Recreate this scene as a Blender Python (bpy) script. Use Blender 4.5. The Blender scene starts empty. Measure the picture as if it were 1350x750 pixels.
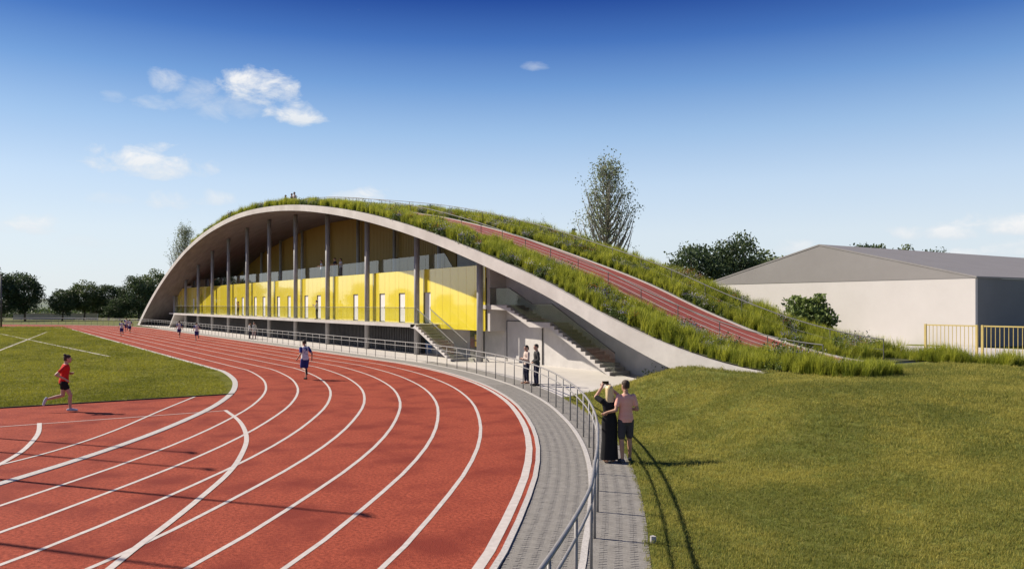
import bpy, bmesh, math, random
import numpy as np
from mathutils import Vector, Matrix
random.seed(7); RNG = np.random.default_rng(11)
scene = bpy.context.scene
COL = scene.collection
R = math.radians
# ------------------------------------------------------------------ camera, sky, sun, exposure
# world axes: X = -s (s runs away along the home straight), Y = t (towards the sports hall), Z up
FPX, CX, HY, CAMH = 1057.0, 675.0, 401.0, 3.55          # photograph is 1350 px wide
_n = math.hypot(700, 1057); SA, CA = 700 / _n, 1057 / _n
cam_d = bpy.data.cameras.new('camera'); cam = bpy.data.objects.new('camera', cam_d); COL.objects.link(cam)
cam.location = (0, 0, CAMH); cam.rotation_euler = (R(90), 0, math.atan2(CA, SA))
cam_d.sensor_width = 36; cam_d.lens = 36 * FPX / 1350; cam_d.shift_y = (HY - 375) / 1350
cam_d.clip_start = 0.1; cam_d.clip_end = 20000
scene.camera = cam
SUN_EL = R(38.5)
SUN_TO = Vector((-0.796, -0.605, 0)).normalized()        # horizontal direction towards the sun
sun_d = bpy.data.lights.new('sun', 'SUN'); sun_d.energy = 5.0; sun_d.angle = R(0.55); sun_d.color = (1.0, 0.905, 0.77)
sun = bpy.data.objects.new('sun', sun_d); COL.objects.link(sun)
sv = Vector((SUN_TO.x * math.cos(SUN_EL), SUN_TO.y * math.cos(SUN_EL), math.sin(SUN_EL)))
sun.rotation_euler = sv.to_track_quat('Z', 'Y').to_euler(); sun.location = sv * 200
world = bpy.data.worlds.new('World'); scene.world = world; world.use_nodes = True
scene.view_settings.view_transform = 'Standard'; scene.view_settings.look = 'None'
scene.view_settings.exposure = 0.62; scene.view_settings.gamma = 1.0; scene.view_settings.use_curve_mapping = False
SKY_STRENGTH = 0.105

def pix_dir(x, y):
    r = (x - CX) / FPX; z = -(y - HY) / FPX
    s = -SA * r + CA; t = CA * r + SA
    return s, t, z
def pg(x, y, z=0.0):                                     # pixel of the photograph -> (s, t) on the level z
    s, t, dz = pix_dir(x, y); k = (z - CAMH) / dz
    return s * k, t * k
def pd(x, d):                                            # pixel column + depth -> (s, t)
    s, t, _ = pix_dir(x, HY); return s * d, t * d
def zat(y, d): return CAMH - (y - HY) * d / FPX

def build_world():
    nt = world.node_tree; nt.nodes.clear(); L = nt.links
    def N(t, **k):
        n = nt.nodes.new(t)
        for a, b in k.items(): setattr(n, a, b)
        return n
    def M(op, a, b=None, c=None):
        n = N('ShaderNodeMath', operation=op)
        for i, v in enumerate((a, b, c)):
            if v is None: continue
            if isinstance(v, (int, float)): n.inputs[i].default_value = v
            else: L.new(v, n.inputs[i])
        return n.outputs[0]
    sky = N('ShaderNodeTexSky', sky_type='NISHITA'); sky.sun_disc = False
    sky.sun_elevation = SUN_EL; sky.sun_rotation = math.atan2(SUN_TO.x, SUN_TO.y)
    sky.altitude = 200; sky.air_density = 1.0; sky.dust_density = 1.2; sky.ozone_density = 2.0
    tc = N('ShaderNodeTexCoord'); sep = N('ShaderNodeSeparateXYZ'); L.new(tc.outputs['Generated'], sep.inputs[0])
    X, Y, Z = sep.outputs
    # the deep-blue grade of the sky towards the zenith, by elevation only
    ramp = N('ShaderNodeValToRGB'); cr = ramp.color_ramp; cr.interpolation = 'EASE'
    stops = [(0.0, (1.0, 1.06, 1.12)), (0.07, (0.98, 1.10, 1.26)), (0.13, (0.86, 1.06, 1.32)), (0.20, (0.60, 0.88, 1.28)),
             (0.28, (0.28, 0.58, 1.06)), (0.36, (0.10, 0.30, 0.80)), (0.5, (0.08, 0.24, 0.70)), (1.0, (0.10, 0.26, 0.70))]
    while len(cr.elements) < len(stops): cr.elements.new(0.5)
    for e, (p, c) in zip(cr.elements, stops): e.position = p; e.color = (*[v / 1.4 for v in c], 1)
    L.new(M('MAXIMUM', Z, 0.0), ramp.inputs[0])
    mul = N('ShaderNodeMixRGB', blend_type='MULTIPLY'); mul.inputs[0].default_value = 1
    L.new(sky.outputs[0], mul.inputs[1]); L.new(ramp.outputs[0], mul.inputs[2])
    sc = N('ShaderNodeVectorMath', operation='SCALE'); L.new(mul.outputs[0], sc.inputs[0]); sc.inputs['Scale'].default_value = 1.4
    gr = N('ShaderNodeValToRGB'); ge = gr.color_ramp
    gs = [(0.0, (.75, .81, .85)), (0.086, (.70, .79, .865)), (0.146, (.56, .70, .86)), (0.205, (.36, .54, .78)), (0.261, (.18, .35, .66)), (0.31, (.065, .175, .49)), (0.36, (.016, .062, .30)), (0.5, (.012, .05, .25)), (1.0, (.012, .05, .25))]
    while len(ge.elements) < len(gs): ge.elements.new(0.5)
    for e, (q, c) in zip(ge.elements, gs): e.position = q; e.color = (*c, 1)
    L.new(M('MAXIMUM', Z, 0.0), gr.inputs[0])
    gsc = N('ShaderNodeVectorMath', operation='SCALE'); L.new(gr.outputs[0], gsc.inputs[0]); gsc.inputs['Scale'].default_value = 1 / (SKY_STRENGTH * 2 ** 0.62)
    gm = N('ShaderNodeMixRGB'); gm.inputs[0].default_value = 0.9; L.new(sc.outputs[0], gm.inputs[1]); L.new(gsc.outputs[0], gm.inputs[2]); sc = gm
    # fair-weather clouds, each at its own azimuth and elevation
    az = M('ARCTAN2', X, Y); el = M('ARCSINE', Z)
    comb = N('ShaderNodeCombineXYZ'); L.new(M('MULTIPLY', az, 1.0), comb.inputs[0]); L.new(M('MULTIPLY', el, 1.7), comb.inputs[1])
    nz = N('ShaderNodeTexNoise'); nz.inputs['Scale'].default_value = 26; nz.inputs['Detail'].default_value = 9; nz.inputs['Roughness'].default_value = 0.62
    nz.inputs['Distortion'].default_value = 0.35
    L.new(comb.outputs[0], nz.inputs['Vector'])
    nf = nz.outputs['Fac']
    clouds = [(338, 118, 42, 24, 1.0), (392, 152, 34, 15, .95), (300, 140, 40, 20, .35), (222, 112, 20, 14, .55), (205, 138, 24, 10, .4), (268, 130, 30, 18, .42),
              (203, 217, 58, 18, .95), (228, 266, 34, 12, .7), (282, 263, 22, 10, .6), (40, 299, 32, 11, .75), (150, 262, 30, 9, .35),
              (707, 87, 17, 7, .35), (480, 262, 34, 11, .9), (1256, 307, 32, 10, .85), (1322, 298, 34, 14, 1.0), (1195, 309, 20, 9, .8),
              (1335, 331, 34, 10, .9), (1270, 337, 26, 7, .75), (880, 353, 34, 10, .65), (1045, 328, 26, 9, .6), (150, 128, 12, 10, .3), (815, 290, 16, 7, .35), (120, 320, 40, 8, .25)]
    tot = None; hi = None
    for (px, py, wx, wy, dens) in clouds:
        s, t, z = pix_dir(px, py); a0 = math.atan2(-s, t); e0 = math.atan2(z, math.hypot(s, t))
        k = (s * s + t * t) ** .5; d0 = k * math.cos(e0)
        wa = 1.08 * wx / FPX / 1.08; we = 1.08 * wy / FPX
        u = M('MULTIPLY', M('SUBTRACT', az, a0), 1 / wa); v = M('MULTIPLY', M('SUBTRACT', el, e0), 1 / we)
        vv = M('MULTIPLY', v, M('MULTIPLY_ADD', M('LESS_THAN', v, -0.1), 0.5, 1.0))         # flatter underside
        m = M('SUBTRACT', 1.0, M('ADD', M('MULTIPLY', u, u), M('MULTIPLY', vv, vv)))
        m = M('MULTIPLY', M('MAXIMUM', M('MULTIPLY_ADD', m, 0.5, 0.24 + .14 * dens), -0.5), 1.0)
        g = M('MULTIPLY', M('MINIMUM', M('MAXIMUM', M('MULTIPLY', M('ADD', m, M('MULTIPLY', M('SUBTRACT', nf, 0.55), 3.0)), 1.15), 0.0), 1.0), dens)
        tot = g if tot is None else M('MAXIMUM', tot, g)
        hh = M('MULTIPLY', g, M('MINIMUM', M('MAXIMUM', M('MULTIPLY_ADD', v, 0.45, 0.6), 0.0), 1.0))
        hi = hh if hi is None else M('MAXIMUM', hi, hh)
    cc = N('ShaderNodeMixRGB'); L.new(hi, cc.inputs[0]); cc.inputs[1].default_value = (4.6, 4.9, 5.2, 1); cc.inputs[2].default_value = (6.2, 6.1, 6.0, 1)
    mx = N('ShaderNodeMixRGB'); L.new(M('MULTIPLY', tot, 0.92), mx.inputs[0]); L.new(sc.outputs[0], mx.inputs[1]); L.new(cc.outputs[0], mx.inputs[2])
    bg = N('ShaderNodeBackground'); bg.inputs[1].default_value = SKY_STRENGTH; L.new(mx.outputs[0], bg.inputs[0])
    out = N('ShaderNodeOutputWorld'); L.new(bg.outputs[0], out.inputs[0])
build_world()
world.cycles.sampling_method = 'MANUAL'; world.cycles.sample_map_resolution = 256

# ------------------------------------------------------------------ materials
MATS = {}
def mat(name, col, rough=0.7, col2=None, scale=3.0, detail=6, bump=0.0, bscale=None, spec=0.4, coat=0.0, metal=0.0, stretch=(1, 1, 1), col3=None, scale3=0.3, obj=False, sss=0):
    if name in MATS: return MATS[name]
    m = bpy.data.materials.new(name); m.use_nodes = True; nt = m.node_tree; L = nt.links
    b = nt.nodes['Principled BSDF']; b.inputs['Base Color'].default_value = (*col, 1); b.inputs['Roughness'].default_value = rough
    b.inputs['Specular IOR Level'].default_value = spec; b.inputs['Metallic'].default_value = metal
    b.inputs['Coat Weight'].default_value = coat; b.inputs['Coat Roughness'].default_value = 0.05
    if col2 is not None or bump:
        if obj:
            tc = nt.nodes.new('ShaderNodeTexCoord'); vec = tc.outputs['Object']
        else:
            g = nt.nodes.new('ShaderNodeNewGeometry'); vec = g.outputs['Position']
        mp = nt.nodes.new('ShaderNodeMapping'); mp.inputs['Scale'].default_value = stretch; L.new(vec, mp.inputs[0])
        n = nt.nodes.new('ShaderNodeTexNoise'); n.inputs['Scale'].default_value = scale; n.inputs['Detail'].default_value = detail; n.inputs['Roughness'].default_value = 0.65
        L.new(mp.outputs[0], n.inputs['Vector'])
        last = None
        if col2 is not None:
            r = nt.nodes.new('ShaderNodeValToRGB'); r.color_ramp.elements[0].position = 0.33; r.color_ramp.elements[1].position = 0.67
            r.color_ramp.elements[0].color = (*col, 1); r.color_ramp.elements[1].color = (*col2, 1)
            L.new(n.outputs['Fac'], r.inputs[0]); last = r.outputs[0]
            if col3 is not None:
                n3 = nt.nodes.new('ShaderNodeTexNoise'); n3.inputs['Scale'].default_value = scale3; n3.inputs['Detail'].default_value = 4; L.new(mp.outputs[0], n3.inputs['Vector'])
                r3 = nt.nodes.new('ShaderNodeMapRange'); r3.inputs[1].default_value = 0.45; r3.inputs[2].default_value = 0.68; L.new(n3.outputs['Fac'], r3.inputs[0])
                mx = nt.nodes.new('ShaderNodeMixRGB'); L.new(r3.outputs[0], mx.inputs[0]); L.new(last, mx.inputs[1]); mx.inputs[2].default_value = (*col3, 1); last = mx.outputs[0]
            L.new(last, b.inputs['Base Color'])
        if bump:
            bn = nt.nodes.new('ShaderNodeTexNoise'); bn.inputs['Scale'].default_value = bscale or scale; bn.inputs['Detail'].default_value = 5; L.new(mp.outputs[0], bn.inputs['Vector'])
            bp = nt.nodes.new('ShaderNodeBump'); bp.inputs['Strength'].default_value = bump; bp.inputs['Distance'].default_value = 0.02
            L.new(bn.outputs['Fac'], bp.inputs['Height']); L.new(bp.outputs[0], b.inputs['Normal'])
    MATS[name] = m; return m
def leaf_mat(name, a, b2, trans=0.25, rough=0.55):
    if name in MATS: return MATS[name]
    m = bpy.data.materials.new(name); m.use_nodes = True; nt = m.node_tree; L = nt.links
    p = nt.nodes['Principled BSDF']; p.inputs['Roughness'].default_value = rough; p.inputs['Specular IOR Level'].default_value = 0.25
    at = nt.nodes.new('ShaderNodeAttribute'); at.attribute_name = 'tone'
    r = nt.nodes.new('ShaderNodeMixRGB'); r.inputs[1].default_value = (*a, 1); r.inputs[2].default_value = (*b2, 1); L.new(at.outputs['Fac'], r.inputs[0])
    L.new(r.outputs[0], p.inputs['Base Color'])
    tr = nt.nodes.new('ShaderNodeBsdfTranslucent'); L.new(r.outputs[0], tr.inputs[0])
    mx = nt.nodes.new('ShaderNodeMixShader'); mx.inputs[0].default_value = trans
    L.new(p.outputs[0], mx.inputs[1]); L.new(tr.outputs[0], mx.inputs[2]); L.new(mx.outputs[0], nt.nodes['Material Output'].inputs[0])
    MATS[name] = m; return m
def glass_mat(name, tint, refl=0.9, ior=1.5):
    if name in MATS: return MATS[name]
    m = bpy.data.materials.new(name); m.use_nodes = True; nt = m.node_tree; L = nt.links; nt.nodes.clear()
    o = nt.nodes.new('ShaderNodeOutputMaterial'); tr = nt.nodes.new('ShaderNodeBsdfTransparent'); tr.inputs[0].default_value = (*tint, 1)
    gl = nt.nodes.new('ShaderNodeBsdfGlossy'); gl.inputs['Roughness'].default_value = 0.02; gl.inputs[0].default_value = (refl, refl, refl, 1)
    fr = nt.nodes.new('ShaderNodeFresnel'); fr.inputs[0].default_value = ior
    mx = nt.nodes.new('ShaderNodeMixShader'); 
    ge = nt.nodes.new('ShaderNodeNewGeometry'); fm = nt.nodes.new('ShaderNodeMath'); fm.operation = 'MULTIPLY'; iv = nt.nodes.new('ShaderNodeMath'); iv.operation = 'SUBTRACT'; iv.inputs[0].default_value = 1
    L.new(ge.outputs['Backfacing'], iv.inputs[1]); L.new(fr.outputs[0], fm.inputs[0]); L.new(iv.outputs[0], fm.inputs[1]); L.new(fm.outputs[0], mx.inputs[0]); L.new(tr.outputs[0], mx.inputs[1]); L.new(gl.outputs[0], mx.inputs[2]); L.new(mx.outputs[0], o.inputs[0])
    MATS[name] = m; return m

CONC = mat('fair_concrete', (0.43, 0.405, 0.385), 0.75, (0.51, 0.48, 0.455), 1.3, bump=0.15, bscale=9, col3=(0.40, 0.372, 0.35), scale3=.45)
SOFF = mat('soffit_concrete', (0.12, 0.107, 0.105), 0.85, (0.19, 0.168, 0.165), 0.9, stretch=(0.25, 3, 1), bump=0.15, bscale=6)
WALLC = mat('wall_concrete', (0.42, 0.40, 0.385), 0.8, (0.52, 0.495, 0.47), 1.1, bump=0.1, bscale=8)
PLAZA = mat('plaza_concrete', (0.45, 0.425, 0.395), 0.8, (0.52, 0.49, 0.455), 0.8, bump=0.08, bscale=12)
YEL = mat('yellow_panel', (0.78, 0.63, 0.045), 0.12, (0.80, 0.655, 0.05), 0.8, spec=0.5, coat=1.0)
YEL.node_tree.nodes['Principled BSDF'].inputs['Coat IOR'].default_value = 1.75; YEL.node_tree.nodes['Principled BSDF'].inputs['Coat Roughness'].default_value = .03
OCHRE = mat('ochre_board', (0.27, 0.165, 0.03), 0.6, (0.34, 0.215, 0.045), 2, stretch=(6, 6, .2))
CHAR = mat('charcoal_cladding', (0.035, 0.036, 0.04), 0.5, (0.05, 0.05, 0.055), 2)
COLM = mat('column_grey', (0.30, 0.295, 0.30), 0.5, (0.36, 0.355, 0.355), 2, spec=0.5)
STEEL = mat('galvanised_steel', (0.20, 0.195, 0.19), 0.5, (0.27, 0.262, 0.255), 5, metal=0.1, spec=.4)
DSTEEL = mat('dark_steel', (0.085, 0.083, 0.08), 0.6, (0.12, 0.115, 0.11), 5, spec=.3)
DOORM = mat('door_white', (0.68, 0.66, 0.63), 0.5, (0.74, 0.72, 0.69), 2)
DARK = mat('dark_joint', (0.02, 0.02, 0.02), 0.8)
WHITE = mat('line_paint', (0.42, 0.375, 0.34), 0.8, (0.54, 0.49, 0.45), 6, detail=8)
KERB = mat('pale_kerb_stone', (0.34, 0.32, 0.295), 0.85, (0.50, 0.47, 0.44), 24, detail=4, bump=0.2, bscale=40)
RED = mat('tartan_red', (0.18, 0.032, 0.018), 0.9, (0.40, 0.086, 0.046), 16, detail=15, bump=0.8, bscale=70, col3=(0.195, 0.033, 0.02), scale3=0.8, spec=0.12)
REDR = mat('roof_track_red', (0.24, 0.055, 0.04), 0.85, (0.31, 0.075, 0.055), 4, bump=0.2, bscale=60, spec=0.25)
PAVE = mat('paver_grey', (0.18, 0.168, 0.15), 0.9, (0.25, 0.235, 0.21), 5, detail=8, bump=0.5, bscale=60, spec=0.3)
JOINT = mat('joint_sand', (0.10, 0.094, 0.085), 0.95, (0.14, 0.13, 0.12), 9)
PATHM = mat('path_grey', (0.19, 0.18, 0.163), 0.9, (0.25, 0.236, 0.215), 1.2, detail=8, bump=0.3, bscale=50, spec=0.3)
BARK = mat('bark', (0.07, 0.055, 0.042), 0.95, (0.14, 0.115, 0.09), 6, bump=0.6, bscale=12)
PBARK = mat('pale_bark', (0.19, 0.17, 0.13), 0.9, (0.30, 0.27, 0.22), 6)
GLASS = glass_mat('balustrade_glass', (0.90, 0.91, 0.89), .8, 1.35); GLASSB = glass_mat('deck_glass', (0.90, 0.94, 0.96), 0.95, 1.9); GLASSD = glass_mat('stair_glass', (0.84, 0.86, 0.82), 0.9, 1.9)

def grass_ground(name, a, b2, c, stripe=None, fine=60):
    m = bpy.data.materials.new(name); m.use_nodes = True; nt = m.node_tree; L = nt.links; p = nt.nodes['Principled BSDF']
    p.inputs['Roughness'].default_value = 0.9; p.inputs['Specular IOR Level'].default_value = 0.1
    g = nt.nodes.new('ShaderNodeNewGeometry')
    def nz(s, d=6, st=(1, 1, 1)):
        mp = nt.nodes.new('ShaderNodeMapping'); mp.inputs['Scale'].default_value = st; L.new(g.outputs['Position'], mp.inputs[0])
        n = nt.nodes.new('ShaderNodeTexNoise'); n.inputs['Scale'].default_value = s; n.inputs['Detail'].default_value = d; n.inputs['Roughness'].default_value = 0.7; L.new(mp.outputs[0], n.inputs['Vector']); return n.outputs['Fac']
    def ramp(f, lo, hi):
        r = nt.nodes.new('ShaderNodeMapRange'); r.inputs[1].default_value = lo; r.inputs[2].default_value = hi; L.new(f, r.inputs[0]); return r.outputs[0]
    def mix(f, c1, c2):
        x = nt.nodes.new('ShaderNodeMixRGB'); L.new(f, x.inputs[0])
        for i, c_ in ((1, c1), (2, c2)):
            if isinstance(c_, tuple): x.inputs[i].default_value = (*c_, 1)
            else: L.new(c_, x.inputs[i])
        return x.outputs[0]
    col = mix(ramp(nz(fine, 3), .35, .65), a, b2)
    col = mix(ramp(nz(1.4, 8), .46, .72), col, c)
    if stripe:
        col = mix(ramp(nz(0.9, 6, stripe), .42, .66), col, tuple(v * 0.62 for v in a))
    L.new(col, p.inputs['Base Color'])
    bp = nt.nodes.new('ShaderNodeBump'); bp.inputs['Strength'].default_value = 0.9; bp.inputs['Distance'].default_value = 0.04
    L.new(nz(fine * 0.5, 4), bp.inputs['Height']); L.new(bp.outputs[0], p.inputs['Normal'])
    MATS[name] = m; return m
INFIELD = grass_ground('infield_grass', (0.10, 0.108, 0.010), (0.165, 0.168, 0.018), (0.17, 0.155, 0.02), stripe=(0.5, 0.10, 1), fine=22)
LAWN = grass_ground('lawn_ground', (0.10, 0.125, 0.026), (0.17, 0.18, 0.042), (0.20, 0.18, 0.05))
FIELD = grass_ground('rough_grass', (0.09, 0.11, 0.03), (0.14, 0.15, 0.05), (0.16, 0.14, 0.06), fine=6)

# ------------------------------------------------------------------ helpers
def tag(o, label=None, cat=None, group=None, kind=None):
    if label: o['label'] = label
    if cat: o['category'] = cat
    if group: o['group'] = group
    if kind: o['kind'] = kind
    return o
def obj(name, me, m=None, parent=None, loc=None, rz=None):
    o = bpy.data.objects.new(name, me); COL.objects.link(o)
    if m is not None and not me.materials: me.materials.append(m)
    if parent is not None: o.parent = parent
    if loc is not None: o.location = loc
    if rz is not None: o.rotation_euler = (0, 0, rz)
    return o
def empty(name, loc=(0, 0, 0), rz=0.0):
    o = bpy.data.objects.new(name, None); COL.objects.link(o); o.location = loc; o.rotation_euler = (0, 0, rz); o.empty_display_size = 0.3
    return o
class MB:
    def __init__(self): self.v = []; self.f = []
    def add(self, vs, fs):
        n = len(self.v); self.v += [tuple(p) for p in vs]; self.f += [tuple(i + n for i in q) for q in fs]; return self
    def box(self, x0, x1, y0, y1, z0, z1):
        v = [(x0, y0, z0), (x1, y0, z0), (x1, y1, z0), (x0, y1, z0), (x0, y0, z1), (x1, y0, z1), (x1, y1, z1), (x0, y1, z1)]
        return self.add(v, [(0, 3, 2, 1), (4, 5, 6, 7), (0, 1, 5, 4), (1, 2, 6, 5), (2, 3, 7, 6), (3, 0, 4, 7)])
    def loft(self, rings, cap=True):
        n = len(rings[0]); b = len(self.v); self.v += [tuple(p) for r in rings for p in r]
        for i in range(len(rings) - 1):
            for j in range(n):
                k = (j + 1) % n; self.f.append((b + i * n + j, b + i * n + k, b + (i + 1) * n + k, b + (i + 1) * n + j))
        if cap:
            self.f.append(tuple(b + j for j in reversed(range(n)))); self.f.append(tuple(b + (len(rings) - 1) * n + j for j in range(n)))
        return self
    def tube(self, pts, rad, n=6):
        pts = [Vector(p) for p in pts]; rings = []
        rs = rad if isinstance(rad, (list, tuple)) else [rad] * len(pts)
        up = Vector((0, 0, 1))
        for i, p in enumerate(pts):
            d = (pts[min(i + 1, len(pts) - 1)] - pts[max(i - 1, 0)]).normalized()
            a = d.cross(up if abs(d.z) < 0.95 else Vector((0, 1, 0))).normalized(); b = d.cross(a)
            rings.append([p + (a * math.cos(2 * math.pi * k / n) + b * math.sin(2 * math.pi * k / n)) * rs[i] for k in range(n)])
        return self.loft(rings)
    def capsule(self, a, b, ra, rb, n=10, flat=None):
        a = Vector(a); b = Vector(b); d = (b - a); l = d.length; d = d / l if l > 1e-6 else Vector((0, 0, 1))
        u = d.cross(Vector((0, 0, 1)) if abs(d.z) < 0.9 else Vector((0, 1, 0))).normalized(); w = d.cross(u)
        rings = []
        for k in (0.12, 0.5, 0.85): rings.append((a - d * ra * math.cos(k * math.pi / 2) , ra * math.sin(k * math.pi / 2)))
        rings += [(a, ra), (b, rb)]
        for k in (0.85, 0.5, 0.12): rings.append((b + d * rb * math.cos(k * math.pi / 2), rb * math.sin(k * math.pi / 2)))
        return self.loft([[c + (u * math.cos(2 * math.pi * j / n) + w * math.sin(2 * math.pi * j / n)) * r for j in range(n)] for c, r in rings])
    def ell(self, c, rx, ry, rz, n=12, m=8):
        c = Vector(c); rings = []
        for i in range(1, m):
            a = math.pi * i / m
            rings.append([(c.x + rx * math.sin(a) * math.cos(2 * math.pi * j / n), c.y + ry * math.sin(a) * math.sin(2 * math.pi * j / n), c.z - rz * math.cos(a)) for j in range(n)])
        return self.loft(rings)
    def mesh(self, name, smooth=False):
        me = bpy.data.meshes.new(name); me.from_pydata(self.v, [], self.f); me.update()
        if smooth: me.polygons.foreach_set('use_smooth', [True] * len(me.polygons))
        return me
    def build(self, name, m, parent=None, smooth=False, loc=None, rz=None):
        me = self.mesh(name, smooth); me.materials.append(m); return obj(name, me, None, parent, loc, rz)
def sheet(name, pts, z, m, parent=None):
    me = bpy.data.meshes.new(name); bm = bmesh.new()
    vs = [bm.verts.new((-s, t, z)) for s, t in pts]; bm.faces.new(vs); bm.normal_update()
    if bm.faces[:][0].normal.z < 0: bmesh.ops.reverse_faces(bm, faces=bm.faces[:])
    bmesh.ops.triangulate(bm, faces=bm.faces[:]); bm.to_mesh(me); bm.free(); me.materials.append(m)
    return obj(name, me, None, parent)
def strip(name, A, B, z, m, parent=None, thick=0.0):
    """ribbon between two polylines A and B of (s,t); thick > 0 makes it a solid with its top at z"""
    mb = MB(); n = len(A)
    def zz(i): return z[i] if isinstance(z, (list, np.ndarray)) else z
    if not thick:
        mb.v = [(-a[0], a[1], zz(i)) for i, a in enumerate(A)] + [(-b[0], b[1], zz(i)) for i, b in enumerate(B)]
        mb.f = [(i, i + 1, n + i + 1, n + i) for i in range(n - 1)]
    else:
        rings = [[(-a[0], a[1], zz(i)), (-b[0], b[1], zz(i)), (-b[0], b[1], zz(i) - thick), (-a[0], a[1], zz(i) - thick)] for i, (a, b) in enumerate(zip(A, B))]
        mb.loft(rings)
    me = mb.mesh(name); bm = bmesh.new(); bm.from_mesh(me)
    if thick: bmesh.ops.recalc_face_normals(bm, faces=bm.faces[:])
    else:
        for f in bm.faces:
            f.normal_update()
            if f.normal.z < 0: f.normal_flip()
    bm.to_mesh(me); bm.free(); me.materials.append(m)
    return obj(name, me, None, parent)
def offset_line(P, w):
    P = [Vector((p[0], p[1])) for p in P]; A = []; B = []
    for i, p in enumerate(P):
        d = (P[min(i + 1, len(P) - 1)] - P[max(i - 1, 0)]).normalized(); nrm = Vector((-d.y, d.x))
        A.append(tuple(p + nrm * w / 2)); B.append(tuple(p - nrm * w / 2))
    return A, B
def smooth_poly(P, k=8):
    P = [np.array(p, float) for p in P]; out = []
    for i in range(len(P) - 1):
        p0 = P[max(i - 1, 0)]; p1 = P[i]; p2 = P[i + 1]; p3 = P[min(i + 2, len(P) - 1)]
        for j in range(k):
            u = j / k
            out.append(tuple(0.5 * ((2 * p1) + (p2 - p0) * u + (2 * p0 - 5 * p1 + 4 * p2 - p3) * u * u + (3 * p1 - p0 - 3 * p2 + p3) * u ** 3)))
    out.append(tuple(P[-1])); return out
def sstep(x): x = np.clip(x, 0, 1); return x * x * (3 - 2 * x)

# ------------------------------------------------------------------ track geometry
C1 = (44.0, -27.0); LSTR = 84.4
_dk = np.radians([0, 5, 13, 21.5, 29, 33, 38, 42, 45, 46.8, 60, 90]); _dv = [.72, .45, .18, .02, -.05, .0, .1, .2, .32, .45, .8, .7]
def delta(th): return float(np.interp(th, _dk, _dv))
def near_bend(r, th):                                    # th 0 at the home straight, grows towards the camera
    rr = r + delta(min(th, math.pi - th) if th > math.pi / 2 else th)
    return (C1[0] - rr * math.sin(th), C1[1] + rr * math.cos(th))
def far_bend(r, th):
    rr = r + 0.72
    return (C1[0] + LSTR + rr * math.sin(th), C1[1] + rr * math.cos(th))
def oval(r, n=90):
    P = [near_bend(r, math.pi - math.pi * i / n) for i in range(n + 1)]
    P += [(C1[0] + LSTR * k / 6, C1[1] + r + 0.72) for k in range(1, 6)]
    P += [far_bend(r, math.pi * i / n) for i in range(n + 1)]
    P += [(C1[0] + LSTR * (1 - k / 6), C1[1] - r - 0.72) for k in range(1, 6)]
    return P + [P[0]]
RK, RO = 36.95, 47.22                                    # inner line, outer line
R_CURB = 47.48; R_WH = 48.52; R_POST = 48.70; R_LAWN = 49.50

ground = tag(sheet('ground', [(-400, -900), (3500, -3000), (3500, 2500), (-400, 2500)], -0.08, FIELD), kind='structure')
inner = oval(RK, 90)
SD = 32.4
infield_pts = [p for p in inner[:-1] if p[0] > SD]
infield = tag(sheet('infield', infield_pts, 0.0, INFIELD), kind='structure')
dz_pts = [p for p in inner[:-1] if p[0] <= SD + 1.2]
tag(sheet('apron', [(s if s < SD else SD, t) for s, t in dz_pts], 0.003, RED), kind='structure')
track = tag(strip('running_track', oval(RK - 0.05), oval(R_CURB - 0.1), 0.006, RED), kind='structure')
strip('kerb_line', oval(RK - 0.1), oval(RK + 0.12), 0.022, KERB, track, thick=0.03)
for i in range(1, 8):
    r = RK + (RO - RK) * i / 8
    strip('lane_line', oval(r - 0.045), oval(r + 0.045), 0.011, WHITE, track)
strip('outer_line', oval(RO - 0.085), oval(RO + 0.075), 0.011, WHITE, track)
strip('track_kerb', oval(R_CURB - 0.1), oval(R_CURB), 0.03, KERB, track, thick=0.12)
strip('field_edging', [(SD - 0.03, t) for t in (-60, -20, 8.3)], [(SD + 0.02, t) for t in (-60, -20, 8.3)], 0.045, DARK, infield, thick=0.06)
A, B = offset_line(smooth_poly([pg(*p) for p in [(297, 541), (316, 556), (325, 577), (318, 600), (300, 625), (260, 660), (220, 692), (180, 722), (145, 750), (80, 800)]]), 0.12)
strip('curved_line', A, B, 0.015, WHITE, track)
A, B = offset_line(smooth_poly([pg(*p) for p in [(52, 558), (50, 572), (35, 590), (15, 604), (-30, 628)]]), 0.12); strip('curved_line', A, B, 0.015, WHITE, track)
A, B = offset_line(smooth_poly([pg(*p) for p in [(257, 523), (213, 541), (150, 568), (80, 592), (0, 613), (-90, 632)]]), 0.085); strip('curved_line', A, B, 0.0125, WHITE, track)
A, B = offset_line([(27.55, 6.8), (27.5, 0), (27.5, -30)], 0.07); strip('cross_line', A, B, 0.0135, WHITE, track)
for P in ([(118, 7.0), (60, -0.5)], [(135, -0.2), (60.4, 7.3)]):
    A, B = offset_line(P, 0.13); strip('field_line', A, B, 0.006, WHITE, infield)

# ------------------------------------------------------------------ path, pavers, plaza
th0, th1 = 0.0, R(62)
def arc(r, a, b, n=70): return [near_bend(r, a + (b - a) * i / n) for i in range(n + 1)]
def path_line(r): return list(reversed([(C1[0] + LSTR * k / 8, C1[1] + r + 0.72) for k in range(1, 9)])) + arc(r, 0, th1)
TH_PAVE = R(17)
path = tag(strip('path', path_line(R_CURB), path_line(R_LAWN), -0.012, PATHM), kind='structure')
strip('far_path_surface', list(reversed([(C1[0] + LSTR * k / 8, C1[1] + R_CURB + 0.72) for k in range(1, 9)])) + arc(R_CURB, 0, TH_PAVE), list(reversed([(C1[0] + LSTR * k / 8, C1[1] + R_WH + 0.72) for k in range(1, 9)])) + arc(R_WH, 0, TH_PAVE), 0.002, PATHM, path)
strip('walkway_surface', arc(R_WH + .1, 0, TH_PAVE), arc(R_LAWN, 0, TH_PAVE), 0.002, PATHM, path)
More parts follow.
